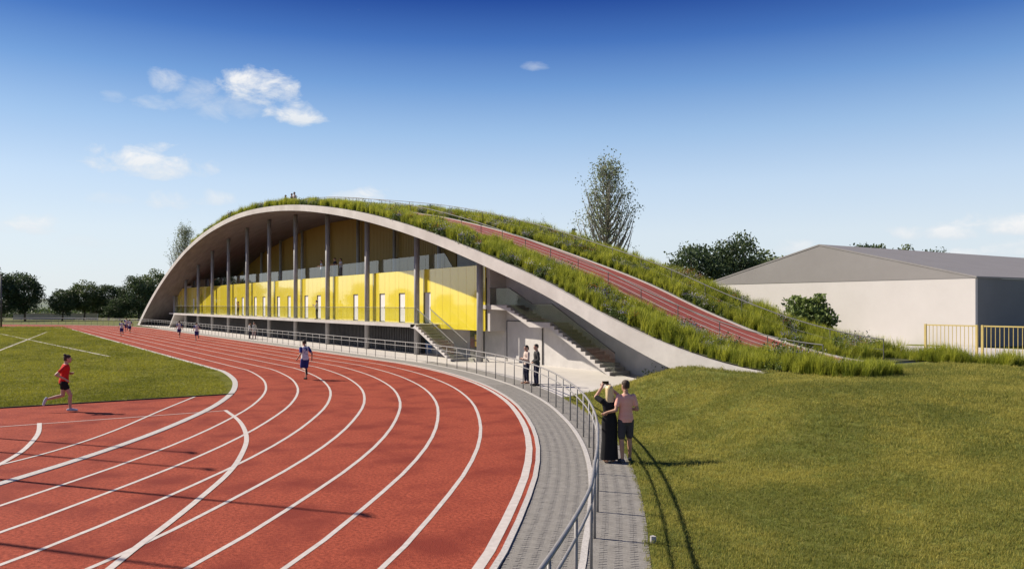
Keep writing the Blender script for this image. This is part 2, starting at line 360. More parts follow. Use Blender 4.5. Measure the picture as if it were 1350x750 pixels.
strip('paver_bed', arc(R_CURB, TH_PAVE, th1), arc(R_LAWN, TH_PAVE, th1), -0.004, JOINT, path)
strip('edging', path_line(R_WH), path_line(R_WH + 0.1), 0.02, KERB, path, thick=0.1)
tag(strip('plaza', [(152, 22.3)] + [(s, C1[1] + R_WH + 0.72) for s in (128, 90, 50)] + arc(R_WH + 0.02, 0, R(27), 40), [(152, 34)] + [(s, 34) for s in (128, 90, 50)] + [(max(24.0, 44 - i * 0.5), 34) for i in range(41)], -0.006, PLAZA), kind='structure')
# zig-zag pavers: interlocking block 0.21 x 0.105
def paver_mesh(name, L_=0.2045, W_=0.095, h=0.03, z=0.022):
    zig = [(-.5, 0), (-.25, .028), (0, 0), (.25, -.028), (.5, 0)]
    P = [(x * L_, -W_ / 2 + y) for x, y in zig] + [(x * L_, W_ / 2 + y) for x, y in reversed(zig)]
    c = 0.004
    mb = MB(); cx = lambda p, k: (p[0] * .995, p[1] - math.copysign(k, p[1]))
    mb.loft([[(*p, -h) for p in P], [(*p, -c) for p in P], [(*cx(p, c), 0) for p in P]]); me = mb.mesh(name); me.materials.append(PAVE); return me
PMS = {}; cells = []
for (ra, rb) in ((R_CURB + 0.01, R_WH - 0.0), (R_WH + 0.105, R_LAWN)):
    nrow = int(round((rb - ra) / 0.206)); step = (rb - ra) / nrow; PMS[step] = paver_mesh('paver', step - .0015)
    for j in range(nrow):
        r = ra + (j + .5) * step; dth = 0.104 / R_WH
        for k in range(int((R(50) - TH_PAVE) / dth)):
            th = TH_PAVE + (k + 0.5) * dth
            s, t = near_bend(r, th); cells.append((s, t, th, step))
def vis(s, t):
    xr = -SA * s + CA * t; d = CA * s + SA * t
    if d < 5: return 9e9
    x = CX + FPX * xr / d; y = HY + FPX * CAMH / d
    return d if (-10 < x < 1360 and y < 760) else 9e9
cells.sort(key=lambda c: vis(c[0], c[1]))
rest = MB(); PV = {k: [v.co.copy() for v in m.vertices] for k, m in PMS.items()}; pf = [tuple(p.vertices) for p in next(iter(PMS.values())).polygons]
for i, (s, t, th, st) in enumerate(cells):
    zj = 0.006 + random.uniform(-.002, .002)
    ang = -(math.pi / 2 - th) + math.pi / 2 + 0.0
    # tangent direction of the bend in world axes: (cos th, -sin th) * -1 in (s,t) -> X = -s
    a = math.atan2(-math.sin(th), math.cos(th)) + math.pi / 2
    if i < 300 and vis(s, t) < 1e8: obj('paver', PMS[st], None, path, (-s, t, zj), a)
    else:
        m4 = Matrix.Translation((-s, t, zj)) @ Matrix.Rotation(a, 4, 'Z'); rest.add([m4 @ v for v in PV[st]], pf)
tag(rest.build('paver_field', PAVE, path), kind='stuff')

# ------------------------------------------------------------------ the vault of the roof
PROF = np.array([(11, .80), (14, 1.0), (17, 1.12), (19.8, 1.31), (22.8, 1.87), (26.5, 2.93), (31.5, 4.66), (36.1, 5.99), (43, 7.82), (51.1, 9.6), (60.8, 11.23), (68.1, 12.14), (77, 12.84),
                 (86, 13.12), (94, 12.9), (104.7, 12.05), (113, 10.9), (121.8, 9.15), (131.9, 6.65), (140.7, 4.05), (147.5, 1.75), (152.5, -.1)])
_sl = np.gradient(PROF[:, 1], PROF[:, 0])
def zr(s):
    i = int(np.clip(np.searchsorted(PROF[:, 0], s) - 1, 0, len(PROF) - 2)); x0, y0 = PROF[i]; x1, y1 = PROF[i + 1]; h = x1 - x0; u = (s - x0) / h
    return float((2 * u ** 3 - 3 * u ** 2 + 1) * y0 + (u ** 3 - 2 * u * u + u) * h * _sl[i] + (-2 * u ** 3 + 3 * u * u) * y1 + (u ** 3 - u * u) * h * _sl[i + 1])
def zth(s): return float(np.interp(s, [18, 22.5, 29, 43, 60, 80, 120, 135, 150], [1.1, .92, .69, .61, .56, .50, .55, .62, .8]))
def zs(s): return zr(s) - zth(s)
TF, TB = 22.7, 33.6
hall = tag(empty('sports_hall', (-85, 28, 0)), 'vaulted concrete sports hall with planted roof and yellow panel front', 'building'); HB = Vector((85, -28, 0))
def H(o): o.location = Vector(o.location) + HB if o.parent is hall else o.location; return o
def hbuild(mb, name, m, parent=None, smooth=False):
    """build in world axes, parented to the hall (or to a part of it)"""
    p = parent or hall
    off = HB if p is hall else Vector((0, 0, 0))
    me = mb.mesh(name, smooth); me.materials.append(m); return obj(name, me, None, p, off)
S = np.concatenate([np.arange(18.4, 40, 0.4), np.arange(40, 152.6, 1.25)])
rings = [[(-s, TF, zr(s)), (-s, TF + .12, zr(s) + .0), (-s, TB, zr(s)), (-s, TB, zs(s)), (-s, TF + .02, zs(s)), (-s, TF, zs(s) + .02)] for s in S]
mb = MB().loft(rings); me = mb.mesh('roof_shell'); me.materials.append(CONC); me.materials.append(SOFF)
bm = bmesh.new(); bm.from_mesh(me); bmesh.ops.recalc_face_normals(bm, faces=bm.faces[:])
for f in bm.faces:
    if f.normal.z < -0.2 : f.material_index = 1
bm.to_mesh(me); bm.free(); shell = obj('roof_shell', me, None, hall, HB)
# kerb that holds the roof soil
# soil bed under the planting
SS = [float(s) for s in S if 17.5 <= s <= 140]
SOIL = mat('roof_soil', (0.05, 0.055, 0.018), 0.95, (0.08, 0.085, 0.03), 4)
def tfar(s): return float(np.interp(s, [57, 70, 85], [29.2, 27.2, 26.8]))
strip('soil_bed', [(s, TF + .14) for s in SS], [(s, 25.75) for s in SS], np.array([zr(s) + .05 for s in SS]), SOIL, hall).location = HB
strip('soil_bed', [(s, tfar(s) + .12) for s in SS], [(s, TB - .1) for s in SS], np.array([zr(s) + .05 for s in SS]), SOIL, hall).location = HB
ST = [float(s) for s in S if 18.6 <= s <= 120]
rtrack = strip('roof_track', [(s, 25.78) for s in ST], [(s, tfar(s)) for s in ST], np.array([zr(s) + .03 for s in ST]), REDR, hall); rtrack.location = HB
zl_ = np.array([zr(s) + .036 for s in ST])
for f_ in (0.15, 0.36, 0.56, 0.755):
    c = [(s, 25.78 + (tfar(s) - 25.78) * f_) for s in ST]
    strip('lane_line', [(s, t - .035) for s, t in c], [(s, t + .035) for s, t in c], zl_, WHITE, rtrack)
strip('track_edge', [(s, tfar(s)) for s in ST], [(s, tfar(s) + .12) for s in ST], np.array([zr(s) + .09 for s in ST]), KERB, rtrack, thick=.1)

# columns
COLS = [42.4, 51.0, 59.75, 68.5, 77.2, 85.8, 94.3, 102.7, 111.1, 119.4, 127.7, 136.0]
def column(s, t, r=0.2, z1=None):
    top = z1 if z1 else zs(s) + 0.1
    mb = MB().tube([(0, 0, -.01), (0, 0, top)], r, 20); me = mb.mesh('column', True); me.materials.append(COLM)
    for p in me.polygons:
        if len(p.vertices) > 4: p.use_smooth = False
    return obj('column', me, None, hall, Vector((-s, t, 0)) + HB)
for s in COLS: column(s, 25.7)
for s in COLS[2:11]: column(s, 32.2, 0.17)
# storey, deck and walls
ZB, ZY0, ZY1 = 2.22, 1.88, 6.0
mbx = lambda s0, s1, t0, t1, z0, z1: MB().box(-s1, -s0, t0, t1, z0, z1)
hbuild(mbx(42.46, 136.2, 26.22, 32.6, 5.2, 5.94), 'deck_slab', WALLC)
hbuild(mbx(42.46, 136.2, 26.22, 26.6, 1.95, 5.2), 'inner_wall', DARK)
hbuild(mbx(52.0, 136.2, 26.6, 26.9, -.01, 2.0), 'ground_floor_wall', CHAR)
rb = MB()
for i in range(int(84 / .3)):
    s = 52.1 + i * .3; rb.box(-s - .06, -s + .06, 26.55, 26.6, 0, 1.95)
tag(hbuild(rb, 'wall_rib', CHAR), kind='stuff')
hbuild(mbx(42.2, 52.0, 27.4, 27.6, -.01, 1.95), 'recess_wall', WALLC)
hbuild(mbx(42.46, 52.0, 26.24, 27.39, 1.9, 1.948), 'overhang_soffit', WALLC)
ew = hbuild(mbx(44.6, 46.4, 27.34, 27.39, 0, 1.85), 'entrance_window', DSTEEL)
for k in range(3): hbuild(mbx(44.68 + k * .57, 45.17 + k * .57, 27.32, 27.335, .1, 1.78), 'pane', GLASSD, ew)
for a, b in ((44.9, 45.25), (45.35, 45.7)):
    for z in (.75, 1.2): hbuild(mbx(a, b, 27.30, 27.315, z, z + .35), 'notice', YEL, ew)
# yellow panels and doors
doors = [124.45, 101.04, 97.75, 92.5, 89.17, 83.96, 80.47, 75.29, 71.84, 63.1, 57.78, 54.26, 50.21]; DW = 0.52
br = [42.62 + 1.065 * k for k in range(89)]
br[-1] = 136.1
cells = []
dset = sorted(doors); i = 0
pts = sorted(set([b for b in br if not any(abs(b - d) < DW + .12 for d in doors)] + [d - DW for d in doors] + [d + DW for d in doors]))
pmesh = {}
for a, b in zip(pts[:-1], pts[1:]):
    mid = (a + b) / 2; w = b - a - 0.012
    isd = any(abs(mid - d) < .05 for d in doors)
    z0, z1 = (ZB + 2.16, ZY1) if isd else (ZY0, ZY1)
    key = (round(w, 2), z0)
    if key not in pmesh:
        mb = MB(); ww = w / 2; c = .008
        mb.loft([[(-ww, .05, z0), (ww, .05, z0), (ww, .05, z1), (-ww, .05, z1)], [(-ww, c, z0), (ww, c, z0), (ww, c, z1), (-ww, c, z1)], [(-ww + c, 0, z0 + c), (ww - c, 0, z0 + c), (ww - c, 0, z1 - c), (-ww + c, 0, z1 - c)]])
        me = mb.mesh('cladding_panel'); me.materials.append(YEL); bm = bmesh.new(); bm.from_mesh(me); bmesh.ops.recalc_face_normals(bm, faces=bm.faces[:]); bm.to_mesh(me); bm.free(); pmesh[key] = me
    obj('cladding_panel', pmesh[key], None, hall, Vector((-mid, 26.1, 0)) + HB)
    if isd:
        if 'd' not in pmesh: pmesh['d'] = mbx(-DW + .02, DW - .02, .1, .118, ZB + .02, ZB + 2.14).mesh('door'); pmesh['d'].materials.append(DOORM); hm = MB().tube([(.36, .07, ZB + 1.0), (.36, .07, ZB + 1.15)], .018, 6).mesh('handle'); hm.materials.append(DSTEEL)
        d_ = obj('door', pmesh['d'], None, hall, Vector((-mid, 26.09, 0)) + HB); obj('handle', hm, None, d_)
hbuild(mbx(42.5, 42.6, 26.12, 26.2, ZY0, ZY1), 'end_panel', YEL)
hbuild(mbx(42.08, 42.45, 26.24, 27.41, ZY0, zs(42.0) + .05), 'end_wall', WALLC)
hbuild(mbx(136.2, 136.4, 26.0, 32.6, -.01, 6.0), 'end_wall', WALLC)
# balcony slab with its slanted end, balustrade of glass
mb = MB(); P = [(-48.4, ZB - .02), (-129.0, ZB - .02), (-133.2, 0), (-132.7, 0), (-128.7, ZB - .24), (-48.8, ZB - .24)]
mb.loft([[(x, 24.3, z) for x, z in P], [(x, 26.08, z) for x, z in P]]); o = hbuild(mb, 'balcony_slab', CONC)
hbuild(mbx(128.9, 136.2, 24.9, 26.08, ZB - .22, ZB - .02), 'balcony_landing', CONC)
def panes(tt, s0, s1, n, z0, z1, gm, name='glass_pane', rail=True, th=.014):
    w = (s1 - s0) / n; me = mbx(-w / 2 + .012, w / 2 - .012, -th / 2, th / 2, z0, z1).mesh(name); me.materials.append(gm)
    for k in range(n): obj(name, me, None, hall, Vector((-(s0 + w * (k + .5)), tt, 0)) + HB)
    if rail: hbuild(MB().tube([(-s0, tt, z1 + .015), (-s1, tt, z1 + .015)], .02, 6), 'handrail', DSTEEL)
panes(24.36, 48.5, 128.6, 66, ZB, ZB + 1.08, GLASS)
panes(26.3, 48.0, 127, 56, ZY1 - .02, ZY1 + 1.02, GLASSB, rail=False)
hbuild(mbx(127, 136, 26.25, 26.35, ZY1 - .04, ZY1 + .3), 'deck_upstand', WALLC)
mb = MB(); mb.loft([[(-48, 26.30, ZY1), (-48, 26.30, ZY1 + 1.0), (-46.9, 26.30, ZY1), (-47, 26.30, ZY1)], [(-48, 26.315, ZY1), (-48, 26.315, ZY1 + 1.0), (-46.9, 26.315, ZY1), (-47, 26.315, ZY1)]]); hbuild(mb, 'glass_pane', GLASSB)
hbuild(MB().tube([(-48, 26.31, ZY1 + 1.02), (-46.9, 26.31, ZY1 + .02)], .025, 6), 'handrail', DSTEEL)
# back wall of the upper deck (ochre boards) and the plain wall beside it
mb = MB(); SB = [float(x) for x in np.arange(57.5, 136.3, .34)]
core = MB(); n = len(SB)
core.loft([[(-s, 32.62, 5.9), (-s, 32.62, max(zs(s) - .01, 5.95)), (-s, 32.8, max(zs(s) - .01, 5.95)), (-s, 32.8, 5.9)] for s in SB]); hbuild(core, 'rear_wall', DARK)
for s in SB[:-1]:
    zt = min(zs(s + .03), zs(s + .3)) - .01
    if zt > 6.2: mb.box(-s - .305, -s - .02, 32.56, 32.61, 5.95, zt)
tag(hbuild(mb, 'ochre_board', OCHRE), kind='stuff')
hbuild(mbx(57.3, 57.48, 32.4, 32.8, 5.9, zs(57.3) - .02), 'rear_wall_end', OCHRE)
mb = MB(); S2 = [float(x) for x in np.arange(41.0, 57.31, .9)]
mb.loft([[(-s, 32.5, 5.9), (-s, 32.5, zs(s) - .005), (-s, 32.7, zs(s) - .005), (-s, 32.7, 5.9)] for s in S2]); hbuild(mb, 'rear_concrete_wall', WALLC)
# concrete wall under the right haunch
mb = MB(); S3 = [float(x) for x in np.arange(24.0, 42.7, .6)]
mb.loft([[(-s, 27.42, -.01), (-s, 27.42, zs(s) + .05), (-s, 27.62, zs(s) + .05), (-s, 27.62, -.01)] for s in S3]); hbuild(mb, 'haunch_wall', WALLC)
dr = hbuild(mbx(38.12, 41.9, 27.37, 27.415, 0, 2.5), 'concrete_door', WALLC)
hbuild(mbx(41.86, 41.92, 27.35, 27.368, 0, 2.54), 'door_joint', DARK, dr); hbuild(mbx(38.1, 41.92, 27.35, 27.368, 2.5, 2.54), 'door_joint', DARK, dr); hbuild(mbx(38.08, 38.14, 27.35, 27.368, 0, 2.5), 'door_joint', DARK, dr)
# left haunch wall, under the far foot of the vault
mb = MB(); S4 = [float(x) for x in np.arange(136.4, 147, .7)]
mb.loft([[(-s, 28.0, -.01), (-s, 28.0, zs(s) + .05), (-s, 28.2, zs(s) + .05), (-s, 28.2, -.01)] for s in S4]); hbuild(mb, 'haunch_wall', WALLC)

STEPM = mat('step_concrete', (0.38, 0.36, 0.335), 0.8, (0.45, 0.43, 0.40), 2)
def stair(t0, t1, flights, landings, wall, gm, nm='staircase', glass=True):
    """flights: (s_top, z_top, s_bottom, z_bottom, n). A solid sawtooth stringer with the steps as sub-parts"""
    st = None
    P = []; U = []
    for (sa, za, sb, zb, n) in flights:
        run = (sa - sb) / n; rise = (za - zb) / n
        for k in range(n):
            P += [(sa - run * k, za - rise * k), (sa - run * k, za - rise * (k + 1))]
        P.append((sb, zb))
    # stringer: upper edge the sawtooth, lower edge parallel and thinner
    top = [(landings[0][0], landings[0][2])] + P
    low = []
    for (sa, za, sb, zb, n) in flights: low += [(sa + .12, za - .3), (sb + .12 , max(zb - .3, 0))]
    low = [(landings[0][0], landings[0][2] - .24)] + low
    if low[-1][1] <= 0: low[-1] = (flights[-1][2] + .55, 0)
    mb = MB(); poly = [(-s, z) for s, z in top] + [(-s, z) for s, z in reversed(low)]
    bm = bmesh.new()
    for tt in (t0, t0 + .16):
        pass
    va = [bm.verts.new((x, t0, z)) for x, z in poly]; f = bm.faces.new(va)
    ex = bmesh.ops.extrude_face_region(bm, geom=[f]); bmesh.ops.translate(bm, verts=[v for v in ex['geom'] if isinstance(v, bmesh.types.BMVert)], vec=(0, .16, 0))
    bmesh.ops.triangulate(bm, faces=bm.faces[:]); bmesh.ops.recalc_face_normals(bm, faces=bm.faces[:])
    me = bpy.data.meshes.new(nm); bm.to_mesh(me); bm.free(); me.materials.append(CONC); st = obj(nm, me, None, hall, HB)
    for (sa, za, sb, zb, n) in flights:
        run = (sa - sb) / n; rise = (za - zb) / n
        for k in range(n):
            z1 = za - rise * (k + 1); z1 = max(z1, .004)
            hbuild(mbx(sa - run * (k + 1) - .012, sa - run * k, t0 + .163, t1, max(z1 - rise - .02, 0.002), z1 + .0 if z1 > .01 else .006), 'step', STEPM, st)
        # sloping slab below
    for (s0, s1, z) in landings: hbuild(mbx(s1, s0, t0 + .163, t1, z - .22, z - .003), 'landing', CONC, st)
    return st
st1 = stair(24.3, 25.45, [(48.4, ZB - .02, 43.2, 0.0, 13)], [(49.2, 48.41, ZB - .025)], None, GLASS)
def slope_glass(parent, t, pts, gm, h=1.0, name='glass_pane'):
    for (sa, za), (sb, zb) in zip(pts[:-1], pts[1:]):
        n = max(1, int(round(abs(sa - sb) / 1.5)))
        for k in range(n):
            a = k / n; b = (k + 1) / n; g = .01
            x0, z0 = sa + (sb - sa) * a - g, za + (zb - za) * a; x1, z1 = sa + (sb - sa) * b + g, za + (zb - za) * b
            q = [(-x0, z0 + .03), (-x1, z1 + .03), (-x1, z1 + h), (-x0, z0 + h)]
            mb = MB().loft([[(x, t - .006, z) for x, z in q], [(x, t + .006, z) for x, z in q]]); hbuild(mb, name, gm, parent)
    hbuild(MB().tube([(-s, t, z + h + .015) for s, z in pts], .03, 6), 'handrail', DSTEEL, parent)
slope_glass(st1, 24.42, [(48.4, ZB), (43.4, .12)], GLASSD); slope_glass(st1, 25.4, [(48.4, ZB), (43.4, .12)], GLASS)
st2 = stair(26.04, 27.34, [(39.9, 3.5, 37.4, 2.54, 6), (35.55, 2.54, 30.15, 0.0, 14)], [(43.0, 39.91, 3.5), (37.39, 35.56, 2.54)], None, GLASSD)
slope_glass(st2, 26.18, [(42.0, 3.5), (39.9, 3.5), (37.4, 2.54), (35.55, 2.54), (30.3, .1)], GLASSD, 1.02)
st3 = stair(26.1, 27.3, [(137.0, 2.2, 142.4, 0.0, 13)], [(136.45, 136.98, 2.2)], None, GLASS) if False else None

# ------------------------------------------------------------------ lawn
EDGE = np.array([(10.0, 42.0), (18.35, 24.1), (20.5, 25.2), (23, 26.3), (25.5, 27.6), (27.4, 29.0), (33.5, 30.0), (33.9, 62), (200, 62)])
def edge_s(t): return float(np.interp(t, EDGE[:, 0], EDGE[:, 1]))
def lawn_h(s, t):
    th = math.atan2(44 - s, t + 27); D = math.hypot(s - 44, t + 27) - R_LAWN - delta(np.clip(th, 0, 1.5)) if s < 44 else 50
    Amp = .42 + .75 * float(sstep((t - 9) / 11)); Amp -= .55 * float(sstep((t - 31.5) / 4.5))
    Amp += .22 * math.exp(-((s - 20.5) / 4.0) ** 2 - ((t - 20.3) / 3.2) ** 2) - .28 * float(sstep((14.5 - s) / 5)) * float(sstep((23 - t) / 4)); h = max(Amp, .1) * float(sstep(D / 5.8))
    if t < 31: h = min(h, 1.17 * float(sstep((edge_s(t) - s) / 4.6)))
    h += (.13 * math.sin(s * .42 + t * .23 + 1.0) * math.sin(t * .36 - s * .19) + .04 * math.sin(s * 1.3 - t * .7) * math.sin(t * 1.1 + s * .5)) * float(sstep((D - 1) / 3)) * (1 if t < 22 else .4)
    if 22.4 < t < 34 and s > 18.4: h = min(h, zr(s) - .06)
    elif 22.4 < t < 33.6 and s > 15: h = max(h, zr(s) + .035) * min(1, (s - 15) / 2) + h * (1 - min(1, (s - 15) / 2))
    return h
def lawn_in(s, t):
    th = math.atan2(44 - s, t + 27); D = math.hypot(s - 44, t + 27) - R_LAWN - delta(np.clip(th, 0, 1.5)) if s < 44 else 50
    return D > 0 and (s < edge_s(t))
SG = np.arange(-26, 62, .5); TG = np.arange(-30, 90, .5)
vid = {}; mb = MB()
def snap(s, t):
    th = math.atan2(44 - s, t + 27); r = math.hypot(s - 44, t + 27); rl = R_LAWN + delta(np.clip(th, 0, 1.5))
    if s < 44 and abs(r - rl) < .36 and t < 19: k = rl / r; return 44 + (s - 44) * k, -27 + (t + 27) * k
    return s, t
def gv(i, j):
    if (i, j) not in vid:
        s, t = snap(SG[i], TG[j]); vid[(i, j)] = len(mb.v); mb.v.append((-s, t, lawn_h(s, t)))
    return vid[(i, j)]
for i in range(len(SG) - 1):
    for j in range(len(TG) - 1):
        if lawn_in(SG[i] + .25, TG[j] + .25):
            mb.f.append((gv(i, j), gv(i, j + 1), gv(i + 1, j + 1), gv(i + 1, j)))
me = mb.mesh('lawn', True); me.materials.append(LAWN); bm = bmesh.new(); bm.from_mesh(me)
for f in bm.faces:
    f.normal_update()
    if f.normal.z < 0: f.normal_flip()
bm.to_mesh(me); bm.free(); lawn = tag(obj('lawn', me), kind='structure')

# ------------------------------------------------------------------ scattering (grass, meadow) : stuff only
def blade_clump(name, n, h0, h1, spread, width, bend, m, tones, seg=3, head=None):
    V = []; F = []; T = []
    for _ in range(n):
        a = RNG.uniform(0, 2 * math.pi); r = spread * math.sqrt(RNG.uniform()); bx, by = r * math.cos(a), r * math.sin(a)
        h = RNG.uniform(h0, h1); d = RNG.uniform(0, 2 * math.pi); lean = RNG.uniform(.1, 1) * bend * h; w = width * RNG.uniform(.7, 1.3)
        px, py = -math.sin(d) * w / 2, math.cos(d) * w / 2; tone = float(np.clip(RNG.normal(tones[0], tones[1]), 0, 1)); b0 = len(V)
        for k in range(seg):
            u = k / seg; q = 1 - .75 * u * u; z = h * u * (1 - .12 * u * bend); l = lean * u * u
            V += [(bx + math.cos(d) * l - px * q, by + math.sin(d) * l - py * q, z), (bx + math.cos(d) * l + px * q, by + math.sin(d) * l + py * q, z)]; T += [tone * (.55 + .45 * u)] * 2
        V.append((bx + math.cos(d) * lean, by + math.sin(d) * lean, h * (1 - .12 * bend))); T.append(tone)
        for k in range(seg - 1): F.append((b0 + 2 * k, b0 + 2 * k + 1, b0 + 2 * k + 3, b0 + 2 * k + 2))
        e = b0 + 2 * (seg - 1); F.append((e, e + 1, e + 2))
    me = bpy.data.meshes.new(name); me.from_pydata(V, [], F); me.materials.append(m)
    at = me.attributes.new('tone', 'FLOAT', 'POINT'); at.data.foreach_set('value', T); return me
def leaf_clump(name, n, rx, rz, size, m, z0, tones, stem=None):
    V = []; F = []; T = []
    for _ in range(n):
        p = RNG.normal(0, .5, 3); p = np.array([p[0] * rx, p[1] * rx, z0 + abs(p[2]) * rz]); a = RNG.normal(0, 1, 3); a /= np.linalg.norm(a); b = np.cross(a, RNG.normal(0, 1, 3)); b /= np.linalg.norm(b); b0 = len(V); s = size * RNG.uniform(.6, 1.3)
        V += [tuple(p - a * s), tuple(p + b * s * .55), tuple(p + a * s), tuple(p - b * s * .55)]; F.append((b0, b0 + 1, b0 + 2, b0 + 3)); T += [float(np.clip(RNG.normal(*tones), 0, 1))] * 4
    me = bpy.data.meshes.new(name); me.from_pydata(V, [], F); me.materials.append(m)
    at = me.attributes.new('tone', 'FLOAT', 'POINT'); at.data.foreach_set('value', T); return me
def scatter(name, meshes, pts, scl, weights=None, tilt=.12, pick=None):
    n = len(pts); me = bpy.data.meshes.new(name); me.vertices.add(n); me.vertices.foreach_set('co', np.asarray(pts, np.float32).ravel())
    rot = np.stack([RNG.normal(0, tilt, n), RNG.normal(0, tilt, n), RNG.uniform(0, 6.283, n)], 1).astype(np.float32)
    a = me.attributes.new('rot', 'FLOAT_VECTOR', 'POINT'); a.data.foreach_set('vector', rot.ravel())
    a = me.attributes.new('scl', 'FLOAT', 'POINT'); a.data.foreach_set('value', np.asarray(scl, np.float32))
    idx = RNG.choice(len(meshes), n, p=weights).astype(np.int32) if pick is None else np.asarray(pick, np.int32); a = me.attributes.new('idx', 'INT', 'POINT'); a.data.foreach_set('value', idx)
    me.update(); o = bpy.data.objects.new(name, me); COL.objects.link(o)
    ng = bpy.data.node_groups.new(name + '_scatter', 'GeometryNodeTree'); ng.interface.new_socket('Geometry', in_out='INPUT', socket_type='NodeSocketGeometry'); ng.interface.new_socket('Geometry', in_out='OUTPUT', socket_type='NodeSocketGeometry')
    N = ng.nodes.new; L = ng.links.new; gi = N('NodeGroupInput'); go = N('NodeGroupOutput'); ip = N('GeometryNodeInstanceOnPoints'); L(gi.outputs[0], ip.inputs['Points'])
    jn = N('GeometryNodeJoinGeometry')
    for k in reversed(range(len(meshes))):
        src = bpy.data.objects.new(name + '_source', meshes[k]); oi = N('GeometryNodeObjectInfo'); oi.inputs[0].default_value = src; oi.inputs['As Instance'].default_value = False
        g2 = N('GeometryNodeGeometryToInstance'); L(oi.outputs['Geometry'], g2.inputs[0]); L(g2.outputs[0], jn.inputs[0])
    L(jn.outputs[0], ip.inputs['Instance']); ip.inputs['Pick Instance'].default_value = True
    def attr(nm, dt):
        q = N('GeometryNodeInputNamedAttribute'); q.data_type = dt; q.inputs[0].default_value = nm; return q.outputs[0]
    L(attr('idx', 'INT'), ip.inputs['Instance Index']); L(attr('scl', 'FLOAT'), ip.inputs['Scale'])
    e2r = N('FunctionNodeEulerToRotation'); L(attr('rot', 'FLOAT_VECTOR'), e2r.inputs[0]); L(e2r.outputs[0], ip.inputs['Rotation']); L(ip.outputs[0], go.inputs[0])
    md = o.modifiers.new('scatter', 'NODES'); md.node_group = ng
    for mm in meshes:
        for q in mm.materials:
            if q.name not in [x.name for x in me.materials if x]: me.materials.append(q)
    return o
#@GRASS
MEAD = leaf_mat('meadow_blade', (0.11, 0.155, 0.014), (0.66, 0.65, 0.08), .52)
MDARK = leaf_mat('herb_leaf', (0.04, 0.07, 0.02), (0.14, 0.19, 0.05), .3)
FLW = leaf_mat('flower_white', (0.45, 0.42, 0.42), (0.75, 0.72, 0.70), .3); FLP = leaf_mat('flower_violet', (0.13, 0.12, 0.26), (0.33, 0.30, 0.48), .3); FLR = leaf_mat('flower_red', (0.30, 0.05, 0.02), (0.48, 0.12, 0.05), .3)
def join_meshes(name, parts):
    V = []; F = []; T = []; MI = []; mats = []
    for me in parts:
        b = len(V); V += [tuple(v.co) for v in me.vertices]; T += [d.value for d in me.attributes['tone'].data]
        if me.materials[0] not in mats: mats.append(me.materials[0])
        for p in me.polygons: F.append(tuple(i + b for i in p.vertices)); MI.append(mats.index(me.materials[0]))
    o = bpy.data.meshes.new(name); o.from_pydata(V, [], F)
    for q in mats: o.materials.append(q)
    o.polygons.foreach_set('material_index', MI); a = o.attributes.new('tone', 'FLOAT', 'POINT'); a.data.foreach_set('value', T); return o
tufts = [blade_clump('tuft', 46, .45, .95, .17, .016, .45, MEAD, (tn, .18)) for tn in (.2, .4, .75, .5)]
def flower(fm, nm): return join_meshes(nm, [leaf_clump('hl', 60, .24, .35, .05, MDARK, .08, (.5, .3)), blade_clump('hb', 14, .3, .6, .15, .012, .3, MDARK, (.5, .2)), leaf_clump('hf', 34, .26, .22, .032, fm, .38, (.5, .3))])
herbs = [flower(FLW, 'white_herb'), flower(FLP, 'violet_herb'), flower(FLR, 'red_herb'), join_meshes('dark_herb', [leaf_clump('hd', 110, .26, .5, .05, MDARK, .05, (.5, .3))])]
from mathutils import noise as mnoise
def meadow(name, label, fn, n, zf):
    P = []; Sc = []; Wt = []
    while len(P) < n:
        s, t = fn()
        P.append((-s, t, zf(s, t) + .03)); Sc.append(RNG.uniform(.58, 1.02) * (.9 + .45 * mnoise.noise(Vector((s * .5, t * .8, 1)))) * (1.0 if t < 25 or t > 30 else .8))
    return P, Sc
def two_kinds(name, label, P, Sc, herb_frac=.1):
    P = np.array(P); Sc = np.array(Sc); nb = np.array([mnoise.noise(Vector((p[0] * .45, p[1] * .9, 5))) for p in P]); her = (nb > .2) & (RNG.uniform(size=len(P)) < .6)
    tag(scatter(name, tufts, P[~her], Sc[~her]), label, 'grass', kind='stuff')
    if her.sum() > 3: tag(scatter('flowering_herbs', herbs, P[her], Sc[her] * 1.2, [.22, .3, .13, .35]), 'low violet white and red flowering herbs among ' + label.split(' ', 1)[1], 'flowers', kind='stuff')
def front_pt():
    s = RNG.uniform(15.2, 112); lo = 22.9 + max(0, 18.6 - s) * .25
    if RNG.uniform() > np.interp(s, [15, 40, 112], [1, .8, .45]): return front_pt()
    return s, RNG.uniform(lo, 25.45 if s > 19 else 25.9)
def rear_pt():
    s = RNG.uniform(19.3, 75)
    if RNG.uniform() > np.interp(s, [15, 40, 75], [1, .8, .6]): return rear_pt()
    return s, RNG.uniform(tfar(s) + .3, 33.4)
def tail_pt():
    s = RNG.uniform(14.9, 19.6); c = 32.7 + (19.6 - s) * .2; return s, RNG.uniform(c - .9, c + .7)
zroof = lambda s, t: zr(s) if s > 19 else max(lawn_h(s, t), zr(s) if s > 16 else 0)
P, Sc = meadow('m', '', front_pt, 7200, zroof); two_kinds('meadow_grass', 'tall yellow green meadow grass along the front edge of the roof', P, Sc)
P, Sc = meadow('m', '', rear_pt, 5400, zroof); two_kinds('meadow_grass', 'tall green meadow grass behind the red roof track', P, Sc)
P, Sc = meadow('m', '', tail_pt, 260, lambda s, t: lawn_h(s, t)); two_kinds('meadow_grass', 'narrow bed of tall grass before the yellow gate', P, Sc)
